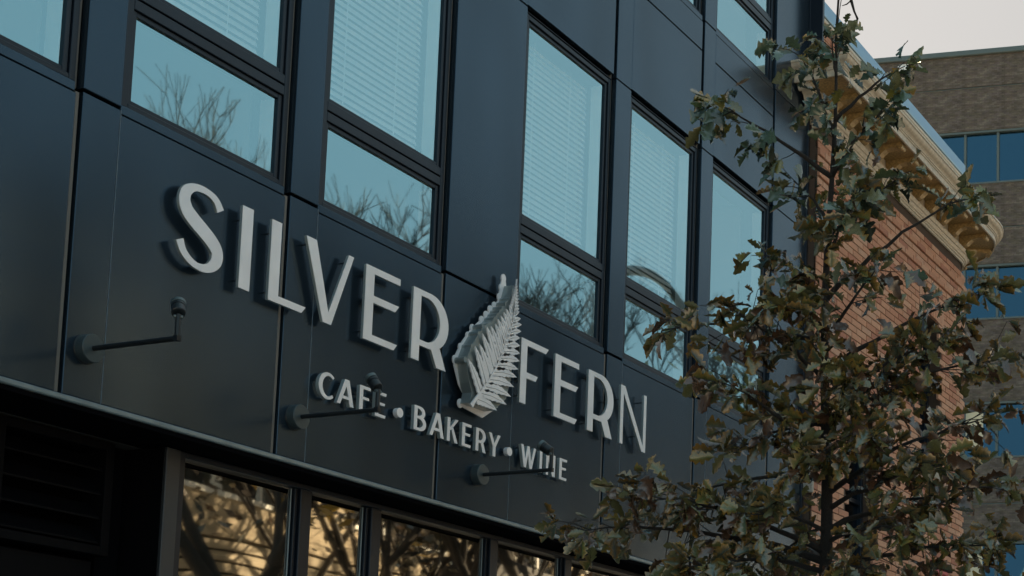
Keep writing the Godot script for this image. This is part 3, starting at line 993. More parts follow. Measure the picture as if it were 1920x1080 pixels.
func modillion(cn: Node3D, s: float) -> void:
	var a := wall_line(s, 0.0)
	var out := (wall_line(s, 1.0) - a).normalized()
	var side := Vector3(out.z, 0, -out.x)
	# scroll profile in (out, y), hung from the soffit
	var pr := PackedVector2Array()
	for p in [[0.034, 8.799], [0.034, 8.690], [0.06, 8.668], [0.095, 8.662], [0.130, 8.675], [0.160, 8.705], [0.200, 8.735], [0.270, 8.748], [0.330, 8.738], [0.350, 8.722], [0.372, 8.716], [0.392, 8.728], [0.398, 8.752], [0.390, 8.775], [0.380, 8.799]]:
		pr.append(Vector2(p[0], p[1]))
	var ix := Geometry2D.triangulate_polygon(pr)
	var st := S()
	var wd := 0.052
	for e in [-1.0, 1.0]:
		for i in range(0, ix.size(), 3):
			var t := []
			for k in 3:
				var v: Vector2 = pr[ix[i + k]]
				t.append(a + out * v.x + side * wd * e + Vector3(0, v.y, 0))
			var nrm: Vector3 = (t[1] - t[0]).cross(t[2] - t[0])
			if nrm.dot(side * e) > 0.0:
				tri(st, t[0], t[2], t[1])
			else:
				tri(st, t[0], t[1], t[2])
	for i in pr.size():
		var v: Vector2 = pr[i]
		var w: Vector2 = pr[(i + 1) % pr.size()]
		var p0 := a + out * v.x + Vector3(0, v.y, 0)
		var p1 := a + out * w.x + Vector3(0, w.y, 0)
		var face := (p1 - p0).cross(side)
		var mid := Vector2(0.28, 8.76)
		var away: Vector2 = (v + w) * 0.5 - mid
		var want := out * away.x + Vector3(0, away.y, 0)
		if face.dot(want) < 0.0:
			quad(st, p0 - side * wd, p0 + side * wd, p1 + side * wd, p1 - side * wd)
		else:
			quad(st, p1 - side * wd, p1 + side * wd, p0 + side * wd, p0 - side * wd)
	var sc := a + out * 0.376 + Vector3(0, 8.742, 0)
	rod(st, sc - side * (wd + 0.012), sc + side * (wd + 0.012), 0.024, 12)
	var sc2 := a + out * 0.088 + Vector3(0, 8.704, 0)
	rod(st, sc2 - side * (wd + 0.010), sc2 + side * (wd + 0.010), 0.040, 12)
	obj("modillion", st, M.soffit_gold, cn)

func console(cn: Node3D) -> void:
	# the scroll bracket under the left end of the cornice
	var st := S()
	var u := unite([poly([14.665, 8.799, 14.660, 8.770, 14.690, 8.742, 14.745, 8.732, 14.790, 8.706, 14.815, 8.660, 14.835, 8.600, 14.880, 8.555, 14.950, 8.535, 15.000, 8.500, 15.030, 8.450, 15.055, 8.450, 15.055, 8.799])])
	prism(st, u[0], [], 0.035, 0.150)
	rod(st, Vector3(14.705, 8.755, 0.022), Vector3(14.705, 8.755, 0.163), 0.036, 16)
	rod(st, Vector3(14.925, 8.585, 0.022), Vector3(14.925, 8.585, 0.163), 0.050, 16)
	obj("end_bracket", st, M.cornice, cn)

func bricks(b: Node3D, op: Array) -> void:
	var r := RandomNumberGenerator.new()
	r.seed = 5
	var pitch := 0.0762
	var bl := 0.292
	var gap := 0.010
	var meshes := []
	for v in 6:
		for len in [bl - 0.017, bl * 0.5 - 0.017]:
			var st := S()
			var hh := pitch - gap
			bbox(st, Vector3(0, 0, -0.03), Vector3(len, hh, 0.0), 0.003)
			st.generate_normals()
			var m := st.commit()
			m.surface_set_material(0, M["brick%d" % v])
			meshes.append(m)
	var all := []          # [distance, transform, mesh index]
	var eye := Vector3(0, 1.6, 6.5)
	var total := CX - 15.06 + CR * PI * 0.5 + 1.2
	for row in 125:
		var y := 0.02 + row * pitch
		if y > 9.52:
			break
		if y > 8.40 and y < 9.0:
			continue
		var band := absf(y - 8.16) < pitch * 0.55 or absf(y - 7.93) < pitch * 0.55   # recessed courses
		var s := -0.001 - (bl * 0.5 if row % 2 else 0.0)
		while s < total:
			var s0 := maxf(s, 0.0)
			var s1 := s + bl
			var half := s1 - s0 < bl * 0.6
			var p := wall_line(s0, 0.0)
			var q := wall_line(s0 + 0.02, 0.0)
			var inside := false
			for o in op:
				if p.x + (0.5 * (s1 - s0)) > o[0] - 0.02 and p.x + 0.5 * (s1 - s0) < o[1] + 0.02 and y + pitch > o[2] and y < o[3] + (0.30 if o[3] > 7 else 0.0):
					inside = true
			if not inside:
				var dx := (q - p).normalized()
				var nz := Vector3(-dx.z, 0, dx.x)
				var back := 0.020 if band else r.randf_range(-0.0025, 0.0015)
				var tf := Transform3D(Basis(dx, Vector3.UP, nz), p + Vector3(0, y, 0) + nz * back)
				var tone := r.randi() % 5 if r.randf() > 0.15 else 5
				all.append([eye.distance_to(p + Vector3(0, y - 2.0, 0)) + (20.0 if y < 3.2 or s0 > CX - 15.0 else 0.0), tf, tone * 2 + (1 if half else 0)])
			s += bl
	# soldier course over the upper window
	for o in op:
		if o[3] < 7.0:
			continue
		var x: float = o[0] - 0.06
		while x < o[1] + 0.04:
			var tf := Transform3D(Basis(Vector3(0, 1, 0), Vector3(-1, 0, 0), Vector3(0, 0, 1)), Vector3(x + pitch - gap, o[3] + 0.008, WZ + (0.02 if absf(x - (o[0] + o[1]) * 0.5) < 0.09 else 0.004)))
			all.append([10.0, tf, (r.randi() % 5) * 2])
			x += pitch
	all.sort_custom(func(a, c): return a[0] < c[0])
	var rest := {}
	for i in all.size():
		if i < 300:
			var o := MeshInstance3D.new()
			o.mesh = meshes[all[i][2]]
			o.name = "brick"
			b.add_child(o, true)
			var tf: Transform3D = all[i][1]
			tf.origin -= b.position
			o.transform = tf
		else:
			if not rest.has(all[i][2]):
				rest[all[i][2]] = []
			rest[all[i][2]].append(all[i][1])
	# the remaining bricks: one part with one surface per tone
	var mesh := ArrayMesh.new()
	for v in 6:
		var st := S()
		var any := false
		for h in 2:
			for tf in rest.get(v * 2 + h, []):
				st.append_from(meshes[v * 2 + h], 0, tf)
				any = true
		if any:
			st.set_material(M["brick%d" % v])
			st.commit(mesh)
	put("brickwork", mesh, b).set_meta("kind", "stuff")

# ---------------------------------------------------------------- brown brick office building far behind
func far_building() -> void:
	var o := Vector3(45.06, 0, -10.83)
	var d := Vector3(0.78, 0, 4.49).normalized()
	var n := Vector3(-d.z, 0, d.x)          # faces the street corner
	var b := thing("brown_office_building", "brown brick office building with blue strip windows, far right behind the brick building", "building", o)
	var basis := Basis(d, Vector3.UP, n)    # local: x along the face, z out of it
	var part := func(called: String, a: Vector3, c: Vector3, m: Material, e := 0.0, parent: Node3D = b) -> void:
		var st := S()
		if e > 0.0:
			bbox(st, a, c, e)
		else:
			box(st, a, c)
		st.generate_normals()
		var me := st.commit()
		me.surface_set_material(0, m)
		var mi := MeshInstance3D.new()
		mi.mesh = me
		mi.name = called
		parent.add_child(mi, true)
		mi.transform = Transform3D(basis, Vector3.ZERO) if parent == b else Transform3D()
	var x0 := -14.0
	var x1 := 15.0
	var rows := [[19.82, 21.50], [15.64, 17.34], [11.47, 13.17], [7.3, 9.0], [3.1, 4.8]]
	var top := 23.86
	for i in rows.size():
		var low: float = rows[i][1]
		var joint := low + 1.36 if i == 0 else low + 1.12
		part.call("brick_band", Vector3(x0, low, -6), Vector3(x1, joint - 0.02, 0), M.far_brick)
		part.call("brick_band", Vector3(x0, joint + 0.02, -6), Vector3(x1, top, 0), M.far_brick)
		part.call("band_joint", Vector3(x0, joint - 0.02, -6), Vector3(x1, joint + 0.02, -0.03), M.far_frame)
		top = rows[i][0]
	part.call("brick_band", Vector3(x0, 0, -6), Vector3(x1, top, 0), M.far_brick)
	part.call("roof_edge", Vector3(x0 - 0.1, 23.86, -6.2), Vector3(x1 + 0.1, 24.03, 0.08), M.far_frame, 0.02)
	part.call("inner_wall", Vector3(x0, 0.1, -5.9), Vector3(x1, 23.8, -0.8), M.dark_interior)
	for i in rows.size():
		var ya: float = rows[i][0]
		var yb: float = rows[i][1]
		part.call("window_sill", Vector3(x0, ya, -0.3), Vector3(x1, ya + 0.05, 0.02), M.far_frame)
		part.call("window_head", Vector3(x0, yb - 0.07, -0.3), Vector3(x1, yb - 0.002, -0.02), M.far_frame)
		var k := 0
		for j in range(-14, 15):
			var x := j * 0.985 + 0.79
			if x < -3.0 or x > 9.0:
				continue
			part.call("mullion", Vector3(x, ya + 0.051, -0.25), Vector3(x + 0.075, yb - 0.071, -0.05), M.far_frame, 0.01)
			part.call("pane", Vector3(x + 0.076, ya + 0.052, -0.16), Vector3(x + 0.984, yb - 0.072, -0.15), M.far_pane)
			if i in [2, 3] and x > 2.2 and x < 3.5:
				part.call("cream_blind", Vector3(x + 0.10, ya + 0.3, -0.145), Vector3(x + 0.62, yb - 0.08, -0.135), M.cream)
			k += 1
	# small white box fixed to the wall under the roof edge
	var w := thing("white_wall_box", "small white rounded box under the roof edge of the brown office building", "wall box", o + d * 0.97 + Vector3(0, 23.32, 0))
	var st := S()
	var h := 0.17
	var rr := basis
	for q in [[-0.21, 0.0, 0.21, 0.05, 0.20], [-0.20, 0.051, 0.20, 0.30, 0.30], [-0.15, 0.301, 0.15, 0.36, 0.26]]:
		bbox(st, Vector3(q[0], q[1], 0.0), Vector3(q[2], q[3], q[4]), 0.04)
	st.generate_normals()
	var me := st.commit()
	me.surface_set_material(0, M.white)
	var mi := MeshInstance3D.new()
	mi.mesh = me
	mi.name = "housing"
	w.add_child(mi)
	mi.transform = Transform3D(rr, Vector3(0, 0, 0))

# ---------------------------------------------------------------- the young oak
const TREE := Vector3(8.24, 0, 3.08)
var leaf_meshes := []
var leaf_green := []
var leaf_places := []
var leaf_age := 0.0
var limb_part: Node3D

func trunk_at(y: float) -> Vector3:
	return TREE + Vector3(0.035 * sin(y * 1.7) - 0.02, y, 0.03 * sin(y * 2.3 + 1.0))

func leaf_mesh(v: int, r: RandomNumberGenerator) -> ArrayMesh:
	# an oak leaf: lobed outline, folded along the midrib and curled; unit length along +y, its face towards +z
	var ys := [0.0, 0.10, 0.20, 0.27, 0.36, 0.44, 0.53, 0.61, 0.70, 0.77, 0.86, 0.94, 1.0]
	var ws := [0.012, 0.03, 0.15, 0.23, 0.13, 0.30, 0.33, 0.17, 0.30, 0.27, 0.14, 0.13, 0.0]
	var fold := r.randf_range(0.15, 1.15)
	var curl := r.randf_range(-0.5, 0.35)
	var twist := r.randf_range(-0.7, 0.7)
	var green := [Color(0.095, 0.135, 0.060), Color(0.050, 0.078, 0.042), Color(0.150, 0.185, 0.070), Color(0.22, 0.205, 0.045), Color(0.085, 0.135, 0.085), Color(0.20, 0.22, 0.115), Color(0.034, 0.050, 0.030), Color(0.16, 0.15, 0.055)]
	var dry := [Color(0.40, 0.19, 0.04), Color(0.25, 0.105, 0.03), Color(0.50, 0.32, 0.05), Color(0.14, 0.065, 0.035), Color(0.50, 0.25, 0.04), Color(0.46, 0.20, 0.03)]
	var base: Color = green[r.randi() % green.size()]
	var age := r.randf()
	leaf_age = age
	var edge: Color = base
	if age > 0.33:
		edge = dry[r.randi() % dry.size()]
	if age > 0.74:
		base = base.lerp(edge, r.randf_range(0.5, 1.0))
	var side_col := []
	var l := []
	var rt := []
	var mid := []
	for i in ys.size():
		var y: float = ys[i]
		var a: float = ws[i] * r.randf_range(0.78, 1.22)
		var c: float = ws[i] * r.randf_range(0.78, 1.22)
		var bend := curl * y * y
		var rot := twist * y
		mid.append(Vector3(0, y - 0.18 * absf(curl) * y * y, bend))
		var e1 := Vector3(-a * cos(rot), r.randf_range(-0.03, 0.03), fold * a - a * sin(rot))
		var e2 := Vector3(c * cos(rot), r.randf_range(-0.03, 0.03), fold * c + c * sin(rot))
		l.append(mid[i] + e1)
		rt.append(mid[i] + e2)
	var st := SurfaceTool.new()
	st.begin(Mesh.PRIMITIVE_TRIANGLES)
	st.set_smooth_group(0)
	var vert := func(p: Vector3, at_edge: bool, y: float) -> void:
		var k := (0.95 if at_edge else 0.10) * (0.45 + 0.55 * y)
		st.set_color(base.lerp(edge, k) if at_edge or age > 0.6 else base * 1.12)
		st.add_vertex(p)
	for i in ys.size() - 1:
		for s in 2:
			var e: Array = l if s == 0 else rt
			var q := [[mid[i], false], [mid[i + 1], false], [e[i + 1], true], [e[i], true]]
			if s == 0:
				q = [q[1], q[0], q[3], q[2]]
			for t in [[0, 1, 2], [0, 2, 3]]:
				for w in t:
					vert.call(q[w][0], q[w][1], ys[i])
	st.generate_normals()
	var m := st.commit()
	m.surface_set_material(0, M.leaf)
	return m

func cluster(at: Vector3, out: Vector3, n: int, r: RandomNumberGenerator, size := 1.0) -> void:
	for i in n:
		var d := (out * r.randf_range(0.3, 1.0) + Vector3(r.randf_range(-1, 1), r.randf_range(-1.35, 0.4), r.randf_range(-1, 1)) * 0.85).normalized()
		var face := Vector3(r.randf_range(-1, 1), r.randf_range(-0.1, 1.0), r.randf_range(-1, 1))
		face = (face - d * face.dot(d)).normalized()
		var s := (0.070 + 0.090 * pow(r.randf(), 1.4)) * size
		var bs := Basis(d.cross(face).normalized() * s * r.randf_range(0.66, 0.98), d * s, face * s)
		leaf_places.append(Transform3D(bs, at + d * 0.012 + Vector3(r.randf_range(-0.02, 0.02), r.randf_range(-0.02, 0.02), r.randf_range(-0.02, 0.02))))

func limb(y0: float, tip: Vector3, r: RandomNumberGenerator, full := 1.0, bare := 0.22) -> void:
	var a := trunk_at(y0)
	var len := a.distance_to(tip)
	var side := (tip - a).cross(Vector3.UP).normalized()
	tip = a.lerp(tip, 0.88)
	var mid := a.lerp(tip, 0.5) + Vector3(0, 0.10 * len, 0) + side * r.randf_range(-0.08, 0.08) * len
	var pts := PackedVector3Array()
	var rad := PackedFloat32Array()
	var n := 9
	var r0 := 0.007 + 0.011 * len
	for i in n + 1:
		var t := float(i) / n
		var p := a.lerp(mid, t).lerp(mid.lerp(tip, t), t)
		p += Vector3(r.randf_range(-1, 1), r.randf_range(-1, 1), r.randf_range(-1, 1)) * 0.012 * len * (1.0 if i > 0 and i < n else 0.0)
		pts.append(p)
		rad.append(lerpf(r0, 0.0028, pow(t, 0.8)))
	var st := S(true)
	tube(st, pts, rad, 7)
	var o := obj("branch", st, M.bark, limb_part)
	# twigs with leaves towards their ends
	var tw := S(true)
	var count := int((3.5 + len * 14.5) * full)
	for k in count:
		var t := lerpf(bare, 1.0, (k + r.randf()) / count)
		var f := t * n
		var i0 := mini(int(f), n - 1)
		var p := pts[i0].lerp(pts[i0 + 1], f - i0)
		var along := (pts[i0 + 1] - pts[i0]).normalized()
		var d := (along * 0.7 + Vector3(r.randf_range(-1, 1), r.randf_range(-0.75, 0.85), r.randf_range(-1, 1))).normalized()
		var tl := r.randf_range(0.06, 0.19) * (0.75 + 0.4 * len)
		var e := p + d * tl
		tube(tw, PackedVector3Array([p, p.lerp(e, 0.5) + Vector3(0, r.randf_range(-0.01, 0.015), 0), e]), PackedFloat32Array([0.0034, 0.0026, 0.0018]), 4, false)
		cluster(e, d, 4 + r.randi() % 3, r)
		if r.randf() < 0.6:
			cluster(p.lerp(e, 0.5), d, 2, r)
	cluster(tip, (tip - mid).normalized(), 6, r)
	obj("twigs", tw, M.bark, o).set_meta("kind", "stuff")

func oak() -> void:
	var r := RandomNumberGenerator.new()
	r.seed = 11
	var o := thing("oak_tree", "young oak with drying lobed leaves standing before the facade at right", "tree", TREE)
	limb_part = o
	for v in 36:
		var lm := leaf_mesh(v, r)
		leaf_meshes.append(lm)
		if leaf_age < 0.38:
			leaf_green.append(lm)
	var pts := PackedVector3Array()
	var rad := PackedFloat32Array()
	for i in 33:
		var y := 5.9 * i / 32.0
		pts.append(trunk_at(y))
		rad.append(lerpf(0.062, 0.006, pow(y / 5.9, 1.0)) + (0.02 * exp(-y * 6.0)))
	var st := S(true)
	tube(st, pts, rad, 12)
	obj("trunk", st, M.bark, o)
	limbs(r)
	# bare shoots that arch over the top and hang down
	st = S(true)
	tube(st, PackedVector3Array([trunk_at(5.86), Vector3(8.18, 6.08, 3.13), Vector3(8.15, 6.12, 3.18), Vector3(8.135, 6.02, 3.225), Vector3(8.15, 5.96, 3.238), Vector3(8.17, 5.925, 3.25), Vector3(8.175, 5.88, 3.244)]), PackedFloat32Array([0.007, 0.007, 0.008, 0.009, 0.006, 0.007, 0.003]), 6)
	tube(st, PackedVector3Array([Vector3(8.135, 6.02, 3.225), Vector3(8.13, 6.0, 3.20), Vector3(8.11, 5.985, 3.18)]), PackedFloat32Array([0.004, 0.004, 0.002]), 5)
	tube(st, PackedVector3Array([Vector3(8.15, 6.11, 3.17), Vector3(8.12, 5.99, 3.165), Vector3(8.10, 5.86, 3.16)]), PackedFloat32Array([0.0025, 0.0025, 0.002]), 5)
	obj("hanging_shoot", st, M.bark, o)
	# leaves on the leader
	for i in 44:
		var y := r.randf_range(3.2, 5.80)
		var d := Vector3(r.randf_range(-1, 1), 0.25, r.randf_range(-1, 1)).normalized()
		cluster(trunk_at(y) + d * r.randf_range(0.04, 0.20), d, 4, r)
	# the 300 leaves that show largest are parts; the rest is one part
	var eye := Vector3(0, 1.6, 6.5)
	print("leaves ", leaf_places.size())
	leaf_places.sort_custom(func(a, b): return a.origin.distance_to(eye) - a.basis.y.length() * 6.0 < b.origin.distance_to(eye) - b.basis.y.length() * 6.0)
	var shown := 0
	var rest := SurfaceTool.new()
	rest.begin(Mesh.PRIMITIVE_TRIANGLES)
	for i in leaf_places.size():
		var tf: Transform3D = leaf_places[i]
		var m: ArrayMesh = leaf_meshes[(i * 7 + i / 5) % leaf_meshes.size()]
		if leaf_green.size() > 0 and tf.origin.y > lerpf(4.2, 5.2, (i * 0.618) - floorf(i * 0.618)):
			m = leaf_green[(i * 5 + i / 3) % leaf_green.size()]
		if shown < 300 and tf.origin.y > 2.75:
			var l := MeshInstance3D.new()
			l.mesh = m
			l.name = "leaf"
			o.add_child(l, true)
			tf.origin -= o.position
			l.transform = tf
			shown += 1
		else:
			rest.append_from(m, 0, tf)
	var rm := rest.commit()
	rm.surface_set_material(0, M.leaf)
	put("foliage", rm, o).set_meta("kind", "stuff")

func limbs(r: RandomNumberGenerator) -> void:
	limb(2.90, Vector3(7.46, 3.19, 2.22), r, 0.9, 0.35)
	limb(2.85, Vector3(7.44, 2.99, 1.80), r)
	limb(2.80, Vector3(7.43, 2.75, 2.53), r)
	limb(3.32, Vector3(7.99, 3.20, 2.16), r, 0.6, 0.3)
	limb(3.02, Vector3(7.58, 3.04, 2.85), r)
	limb(3.44, Vector3(7.70, 3.83, 2.62), r, 0.9)
	limb(3.62, Vector3(8.30, 3.52, 2.43), r)
	limb(4.10, Vector3(7.88, 4.17, 2.09), r, 0.5, 0.15)
	limb(3.86, Vector3(7.71, 4.23, 2.66), r, 0.9)
	limb(4.34, Vector3(8.20, 4.65, 2.71), r, 0.7)
	limb(5.05, Vector3(7.70, 5.40, 2.53), r, 0.6, 0.3)
	limb(4.78, Vector3(8.32, 5.13, 2.78), r, 0.5)
	limb(5.28, Vector3(7.96, 5.74, 2.96), r, 0.45)
	limb(5.37, Vector3(8.37, 5.73, 3.52), r, 0.42, 0.4)
	limb(5.05, Vector3(8.05, 5.35, 3.50), r, 0.9)
	limb(4.69, Vector3(8.40, 5.08, 3.46), r, 1.1)
	limb(4.34, Vector3(8.43, 4.96, 3.93), r, 0.28, 0.8)
	limb(4.10, Vector3(7.98, 4.48, 3.52), r, 0.7)
	limb(3.92, Vector3(8.52, 4.42, 4.00), r, 0.55, 0.6)
	limb(3.73, Vector3(8.12, 4.05, 3.88), r)
	limb(3.62, Vector3(8.67, 4.09, 4.06), r)
	limb(3.56, Vector3(8.30, 4.07, 3.58), r)
	limb(3.23, Vector3(8.29, 3.67, 4.13), r)
	limb(3.14, Vector3(7.97, 3.33, 3.93), r)
	limb(3.02, Vector3(8.73, 3.35, 4.05), r)
	limb(2.96, Vector3(7.84, 2.98, 3.75), r)
	limb(2.81, Vector3(8.37, 2.94, 4.13), r)
	limb(2.80, Vector3(7.78, 2.74, 3.55), r)
	limb(4.53, Vector3(7.82, 4.82, 3.44), r)
	limb(4.16, Vector3(7.76, 4.21, 3.05), r)
	limb(3.80, Vector3(7.74, 3.71, 3.43), r)
	limb(3.38, Vector3(7.61, 3.31, 3.13), r)
	limb(3.44, Vector3(7.75, 3.48, 3.55), r)
	limb(3.05, Vector3(8.42, 2.91, 2.69), r)
	limb(5.62, Vector3(8.13, 5.85, 3.11), r, 0.5)
	limb(2.49, Vector3(7.68, 2.60, 1.98), r)
	limb(2.49, Vector3(8.59, 2.62, 4.13), r)

# ---------------------------------------------------------------- across the street (seen in the glass)
func grow(st: SurfaceTool, tips: Array, p: Vector3, d: Vector3, len: float, rad: float, depth: int, r: RandomNumberGenerator) -> void:
	var pts := PackedVector3Array([p])
	var rr := PackedFloat32Array([rad])
	var q := p
	var dir := d
	for i in 4:
		dir = (dir + Vector3(r.randf_range(-1, 1), r.randf_range(-0.3, 0.9), r.randf_range(-1, 1)) * 0.16).normalized()
		q += dir * len / 4.0
		pts.append(q)
		rr.append(lerpf(rad, rad * 0.66, (i + 1) / 4.0))
	tube(st, pts, rr, 7 if depth > 2 else 4, false)
	if depth == 0:
		tips.append([q, dir])
		return
	var n := 2 + (1 if r.randf() < 0.55 else 0)
	for i in n:
		var e := (dir + Vector3(r.randf_range(-1, 1), r.randf_range(-0.25, 0.75), r.randf_range(-1, 1)) * 0.75).normalized()
		grow(st, tips, q, e, len * r.randf_range(0.62, 0.82), rad * 0.62, depth - 1, r)
	if depth < 4:
		var e := (dir + Vector3(r.randf_range(-1, 1), r.randf_range(0.0, 0.6), r.randf_range(-1, 1))).normalized()
		grow(st, tips, pts[2], e, len * 0.6, rad * 0.42, depth - 1, r)

func street_tree(at: Vector3, sd: int, lean_to: Vector3, leafy: float, label: String, fork_y := 3.6, yellow := 0.04) -> void:
	var r := RandomNumberGenerator.new()
	r.seed = sd
	var o := thing("street_tree", label, "tree", at, "street trees across the road")
	var st := S(true)
	var tips := []
	var fork := at + Vector3(0, fork_y, 0) + lean_to
	tube(st, PackedVector3Array([at, at.lerp(fork, 0.5) + Vector3(0.1, 0, 0.05), fork]), PackedFloat32Array([0.28, 0.24, 0.21]), 10)
	obj("trunk", st, M.far_bark, o)
	st = S(true)
	for i in 4:
		var a := TAU * i / 4.0 + r.randf_range(-0.4, 0.4)
		grow(st, tips, fork + Vector3(0, -0.1, 0), Vector3(cos(a) * 0.62, 1.0, sin(a) * 0.62).normalized(), 2.9, 0.14, 6, r)
	obj("branches", st, M.far_bark, o).set_meta("kind", "stuff")
	var lv := SurfaceTool.new()
	lv.begin(Mesh.PRIMITIVE_TRIANGLES)
	lv.set_smooth_group(-1)
	for t in tips:
		var p: Vector3 = t[0]
		if r.randf() > leafy * clampf((10.4 - p.y) / 2.5, 0.0, 1.0):
			continue
		for i in 12:
			var c := p + Vector3(r.randf_range(-0.6, 0.6), r.randf_range(-2.6, 0.2), r.randf_range(-0.6, 0.6))
			var u := Vector3(r.randf_range(-1, 1), r.randf_range(-1, 0.2), r.randf_range(-1, 1)).normalized() * r.randf_range(0.12, 0.24)
			var v := u.cross(Vector3(r.randf_range(-1, 1), r.randf_range(-1, 1), r.randf_range(-1, 1))).normalized() * 0.07
			lv.set_color(Color(0.40, 0.26, 0.03) if r.randf() < yellow else [Color(0.045, 0.04, 0.018), Color(0.08, 0.045, 0.02), Color(0.04, 0.042, 0.018), Color(0.035, 0.026, 0.018)][r.randi() % 4])
			quad(lv, c - u, c + v, c + u, c - v)
	lv.generate_normals()
	var m := lv.commit()
	if m.get_surface_count():
		m.surface_set_material(0, M.leaf)
		put("foliage", m, o).set_meta("kind", "stuff")

func opposite() -> void:
	var b := thing("stucco_building", "tan stucco building across the street, seen only as a reflection in the shop windows", "building", Vector3(38, 0, 26))
	var zf := 22.0
	boxed("wall", Vector3(16, 7.6, zf), Vector3(62, 8.55, 34), M.stucco, b)
	boxed("wall", Vector3(16, 10.6, zf), Vector3(62, 12.2, 34), M.stucco, b)
	boxed("inner_wall", Vector3(16, 0, zf + 0.4), Vector3(62, 10.59, 34), M.dark_interior, b)
	boxed("roof_coping", Vector3(15.8, 12.201, zf - 0.2), Vector3(62.2, 12.4, 34.2), M.trim_white, b)
	# window strip
	var x := 16.0
	var k := 0
	while x < 61.9:
		var pier := k % 4 == 3
		if pier:
			boxed("wall", Vector3(x, 8.551, zf), Vector3(x + 1.8, 10.599, zf + 0.39), M.stucco, b)
			x += 1.8
		else:
			var w := Node3D.new()
			w.name = "window"
			b.add_child(w, true)
			w.position = -b.position + Vector3(x, 8.55, zf)
			boxed("frame", Vector3(x, 8.551, zf + 0.02), Vector3(x + 0.12, 10.599, zf + 0.3), M.trim_white, w)
			boxed("sill", Vector3(x + 0.121, 8.551, zf - 0.05), Vector3(x + 1.6, 8.66, zf + 0.3), M.trim_white, w)
			boxed("pane", Vector3(x + 0.121, 8.661, zf + 0.2), Vector3(x + 1.6, 10.599, zf + 0.22), M.dark_glass, w)
			x += 1.6
		k += 1
	# boarded lower storey
	for i in 24:
		var y := 0.2 + i * 0.308
		boxed("siding_board", Vector3(16, y, zf + 0.02 + (i % 2) * 0.004), Vector3(62, y + 0.235, zf + 0.12), M.siding, b)
	# dark awning at the far end
	var st := S()
	box(st, Vector3(35.2, 0, 17.5), Vector3(44.0, 7.6, 18.6))
	obj("annexe", st, M.awning, b)
	street_tree(Vector3(22.4, 0, 14), 3, Vector3(0.6, 0, 0), 0.5, "tall street tree across the road, leftmost as mirrored in the shop glass", 4.4)
	street_tree(Vector3(27.6, 0, 14), 9, Vector3(0.9, 0, 0.2), 0.6, "tall street tree across the road, second as mirrored in the shop glass")
	street_tree(Vector3(30.8, 0, 12.6), 21, Vector3(-0.4, 0, 0), 0.9, "yellow leaved street tree across the road, third as mirrored in the shop glass", 4.0, 0.8)
	street_tree(Vector3(31.5, 0, 19.4), 33, Vector3(0.4, 0, 0), 0.45, "street tree close to the tan wall, left one as mirrored in the shop glass")
	street_tree(Vector3(37.2, 0, 19.6), 44, Vector3(0.4, 0, 0), 0.40, "street tree close to the tan wall, middle one as mirrored in the shop glass")
	street_tree(Vector3(45.5, 0, 19.8), 55, Vector3(0.4, 0, 0), 0.4, "street tree close to the tan wall, right one as mirrored in the shop glass")
	# curved street lamp arm, mirrored in an upper window
	var l := thing("street_lamp", "street lamp with a curved arm across the road, mirrored in an upper window", "street lamp", Vector3(28.5, 0, 8.2))
	st = S(true)
	tube(st, PackedVector3Array([Vector3(28.5, 0, 8.2), Vector3(28.5, 9.7, 8.2)]), PackedFloat32Array([0.11, 0.09]), 12)
	obj("pole", st, M.lamp_grey, l)
	st = S(true)
	var pts := PackedVector3Array()
	var rad := PackedFloat32Array()
	for p in spline([Vector2(28.50, 9.6), Vector2(28.53, 10.75), Vector2(28.26, 11.10), Vector2(27.91, 11.26), Vector2(27.45, 11.37), Vector2(26.91, 11.39), Vector2(26.38, 11.32), Vector2(25.87, 11.19), Vector2(25.3, 10.98)], 4):
		pts.append(Vector3(p.x, p.y, 8.2))
		rad.append(0.095)
	tube(st, pts, rad, 10)
	obj("arm", st, M.lamp_grey, l)
	st = S(true)
	lathe(st, pts[-1], (pts[-1] - pts[-2]).normalized(), [[0.0, 0.0], [0.0, 0.12], [0.3, 0.18], [0.62, 0.10], [0.66, 0.0]], 14)
	obj("lamp_head", st, M.lamp_grey, l)

func ground() -> void:
	var st := S()
	box(st, Vector3(-300, -0.6, -300), Vector3(400, -0.14, 300))
	struct("ground", st, M.asphalt)
	st = S()
	box(st, Vector3(-60, -0.136, 6.9), Vector3(34, -0.130, 13.0))
	struct("road", st, M.asphalt)
	st = S()
	bbox(st, Vector3(-60, -0.139, -9), Vector3(26, 0.0, 4.4), 0.01)
	struct("pavement", st, M.concrete)
	st = S()
	bbox(st, Vector3(-60, -0.138, 13.0), Vector3(70, 0.0, 34), 0.01)
	struct("far_pavement", st, M.concrete)

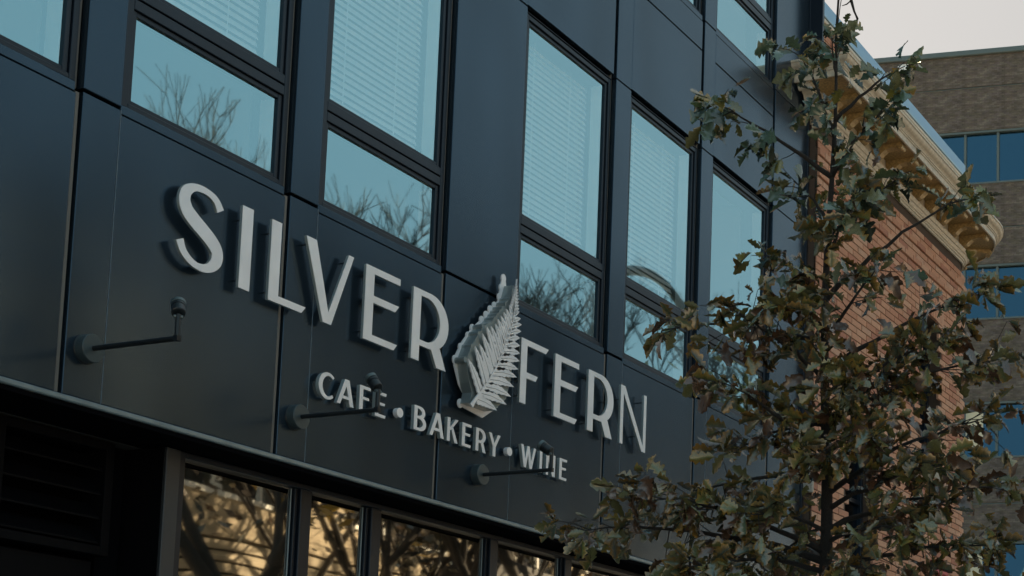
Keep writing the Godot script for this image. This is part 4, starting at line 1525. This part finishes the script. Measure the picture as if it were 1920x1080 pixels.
func _ready() -> void:
	rng.seed = 1
	# camera: a crop from the upper left of a wider frame, hence the shifted lens
	var cam := Camera3D.new()
	cam.name = "camera"
	var right := Vector3(0.40185209, 0.01990228, 0.91548828)
	var up := Vector3(-0.11568589, 0.99285667, 0.02919591)
	var fwd := Vector3(0.90836759, 0.11764152, -0.40128394)
	cam.transform = Transform3D(Basis(right, up, -fwd).orthonormalized(), Vector3(0, 1.6, 6.5))
	cam.projection = Camera3D.PROJECTION_FRUSTUM
	var focal := 3086.186
	cam.near = 0.05
	cam.far = 500.0
	cam.size = 1080.0 / focal * cam.near
	cam.frustum_offset = Vector2((960.0 - 1475.999) / focal * cam.near, (1122.198 - 540.0) / focal * cam.near)
	add_child(cam)
	cam.current = true
	var we := WorldEnvironment.new()
	we.name = "environment"
	var env := Environment.new()
	env.background_mode = Environment.BG_SKY
	var sky := Sky.new()
	var pano := PanoramaSkyMaterial.new()
	pano.panorama = ImageTexture.create_from_image(sky_image())
	sky.sky_material = pano
	env.sky = sky
	env.tonemap_mode = Environment.TONE_MAPPER_LINEAR
	env.tonemap_exposure = EXPOSURE
	env.sdfgi_enabled = true
	env.ssao_enabled = true
	env.ssil_enabled = true
	we.environment = env
	add_child(we)
	var sun := DirectionalLight3D.new()
	sun.name = "sun"
	sun.light_energy = 1.6
	sun.light_color = Color(1.0, 0.90, 0.74)
	sun.light_angular_distance = 0.5
	sun.shadow_enabled = true
	add_child(sun)
	sun.look_at_from_position(SUN * 50.0, Vector3.ZERO, Vector3.UP)
	materials()
	ground()
	clad_building()
	brick_building()
	far_building()
	opposite()
	sign_letters()
	fern()
	sign_lamp(5.940, 3.742, Vector3(0.45, 0.75, -0.50), "black arm lamp at the left end of the sign, aimed at the wall")
	sign_lamp(7.493, 3.735, Vector3(0.05, 0.75, -0.62), "black arm lamp in front of the lower line's first word")
	sign_lamp(9.362, 3.740, Vector3(-0.12, 0.55, -0.80), "black arm lamp in front of the lower line's last word")
	var w := thing("wall_lamp", "small black cylinder lamp on the brick wall beside the upper window", "wall lamp", Vector3(18.05, 7.03, WZ))
	var st := S()
	rod(st, Vector3(18.05, 7.03, WZ + 0.10), Vector3(18.05, 7.25, WZ + 0.10), 0.055, 18)
	obj("body", st, M.lamp_metal, w)
	st = S()
	box(st, Vector3(18.02, 7.10, WZ), Vector3(18.08, 7.18, WZ + 0.06))
	obj("bracket", st, M.lamp_metal, w)
	w = thing("red_wall_sign", "small red sign low on the brick wall, half hidden by the oak leaves", "sign", Vector3(18.95, 4.28, WZ))
	st = S()
	bbox(st, Vector3(18.70, 4.28, WZ + 0.02), Vector3(19.16, 4.44, WZ + 0.10), 0.012)
	obj("board", st, mat("red", lin(0.35, 0.02, 0.025), 0.5), w)
	st = S()
	for x in [18.72, 19.14]:
		rod(st, Vector3(x, 4.36, WZ - 0.2), Vector3(x, 4.36, WZ + 0.021), 0.012, 8)
	obj("fixing", st, M.lamp_metal, w)
	oak()
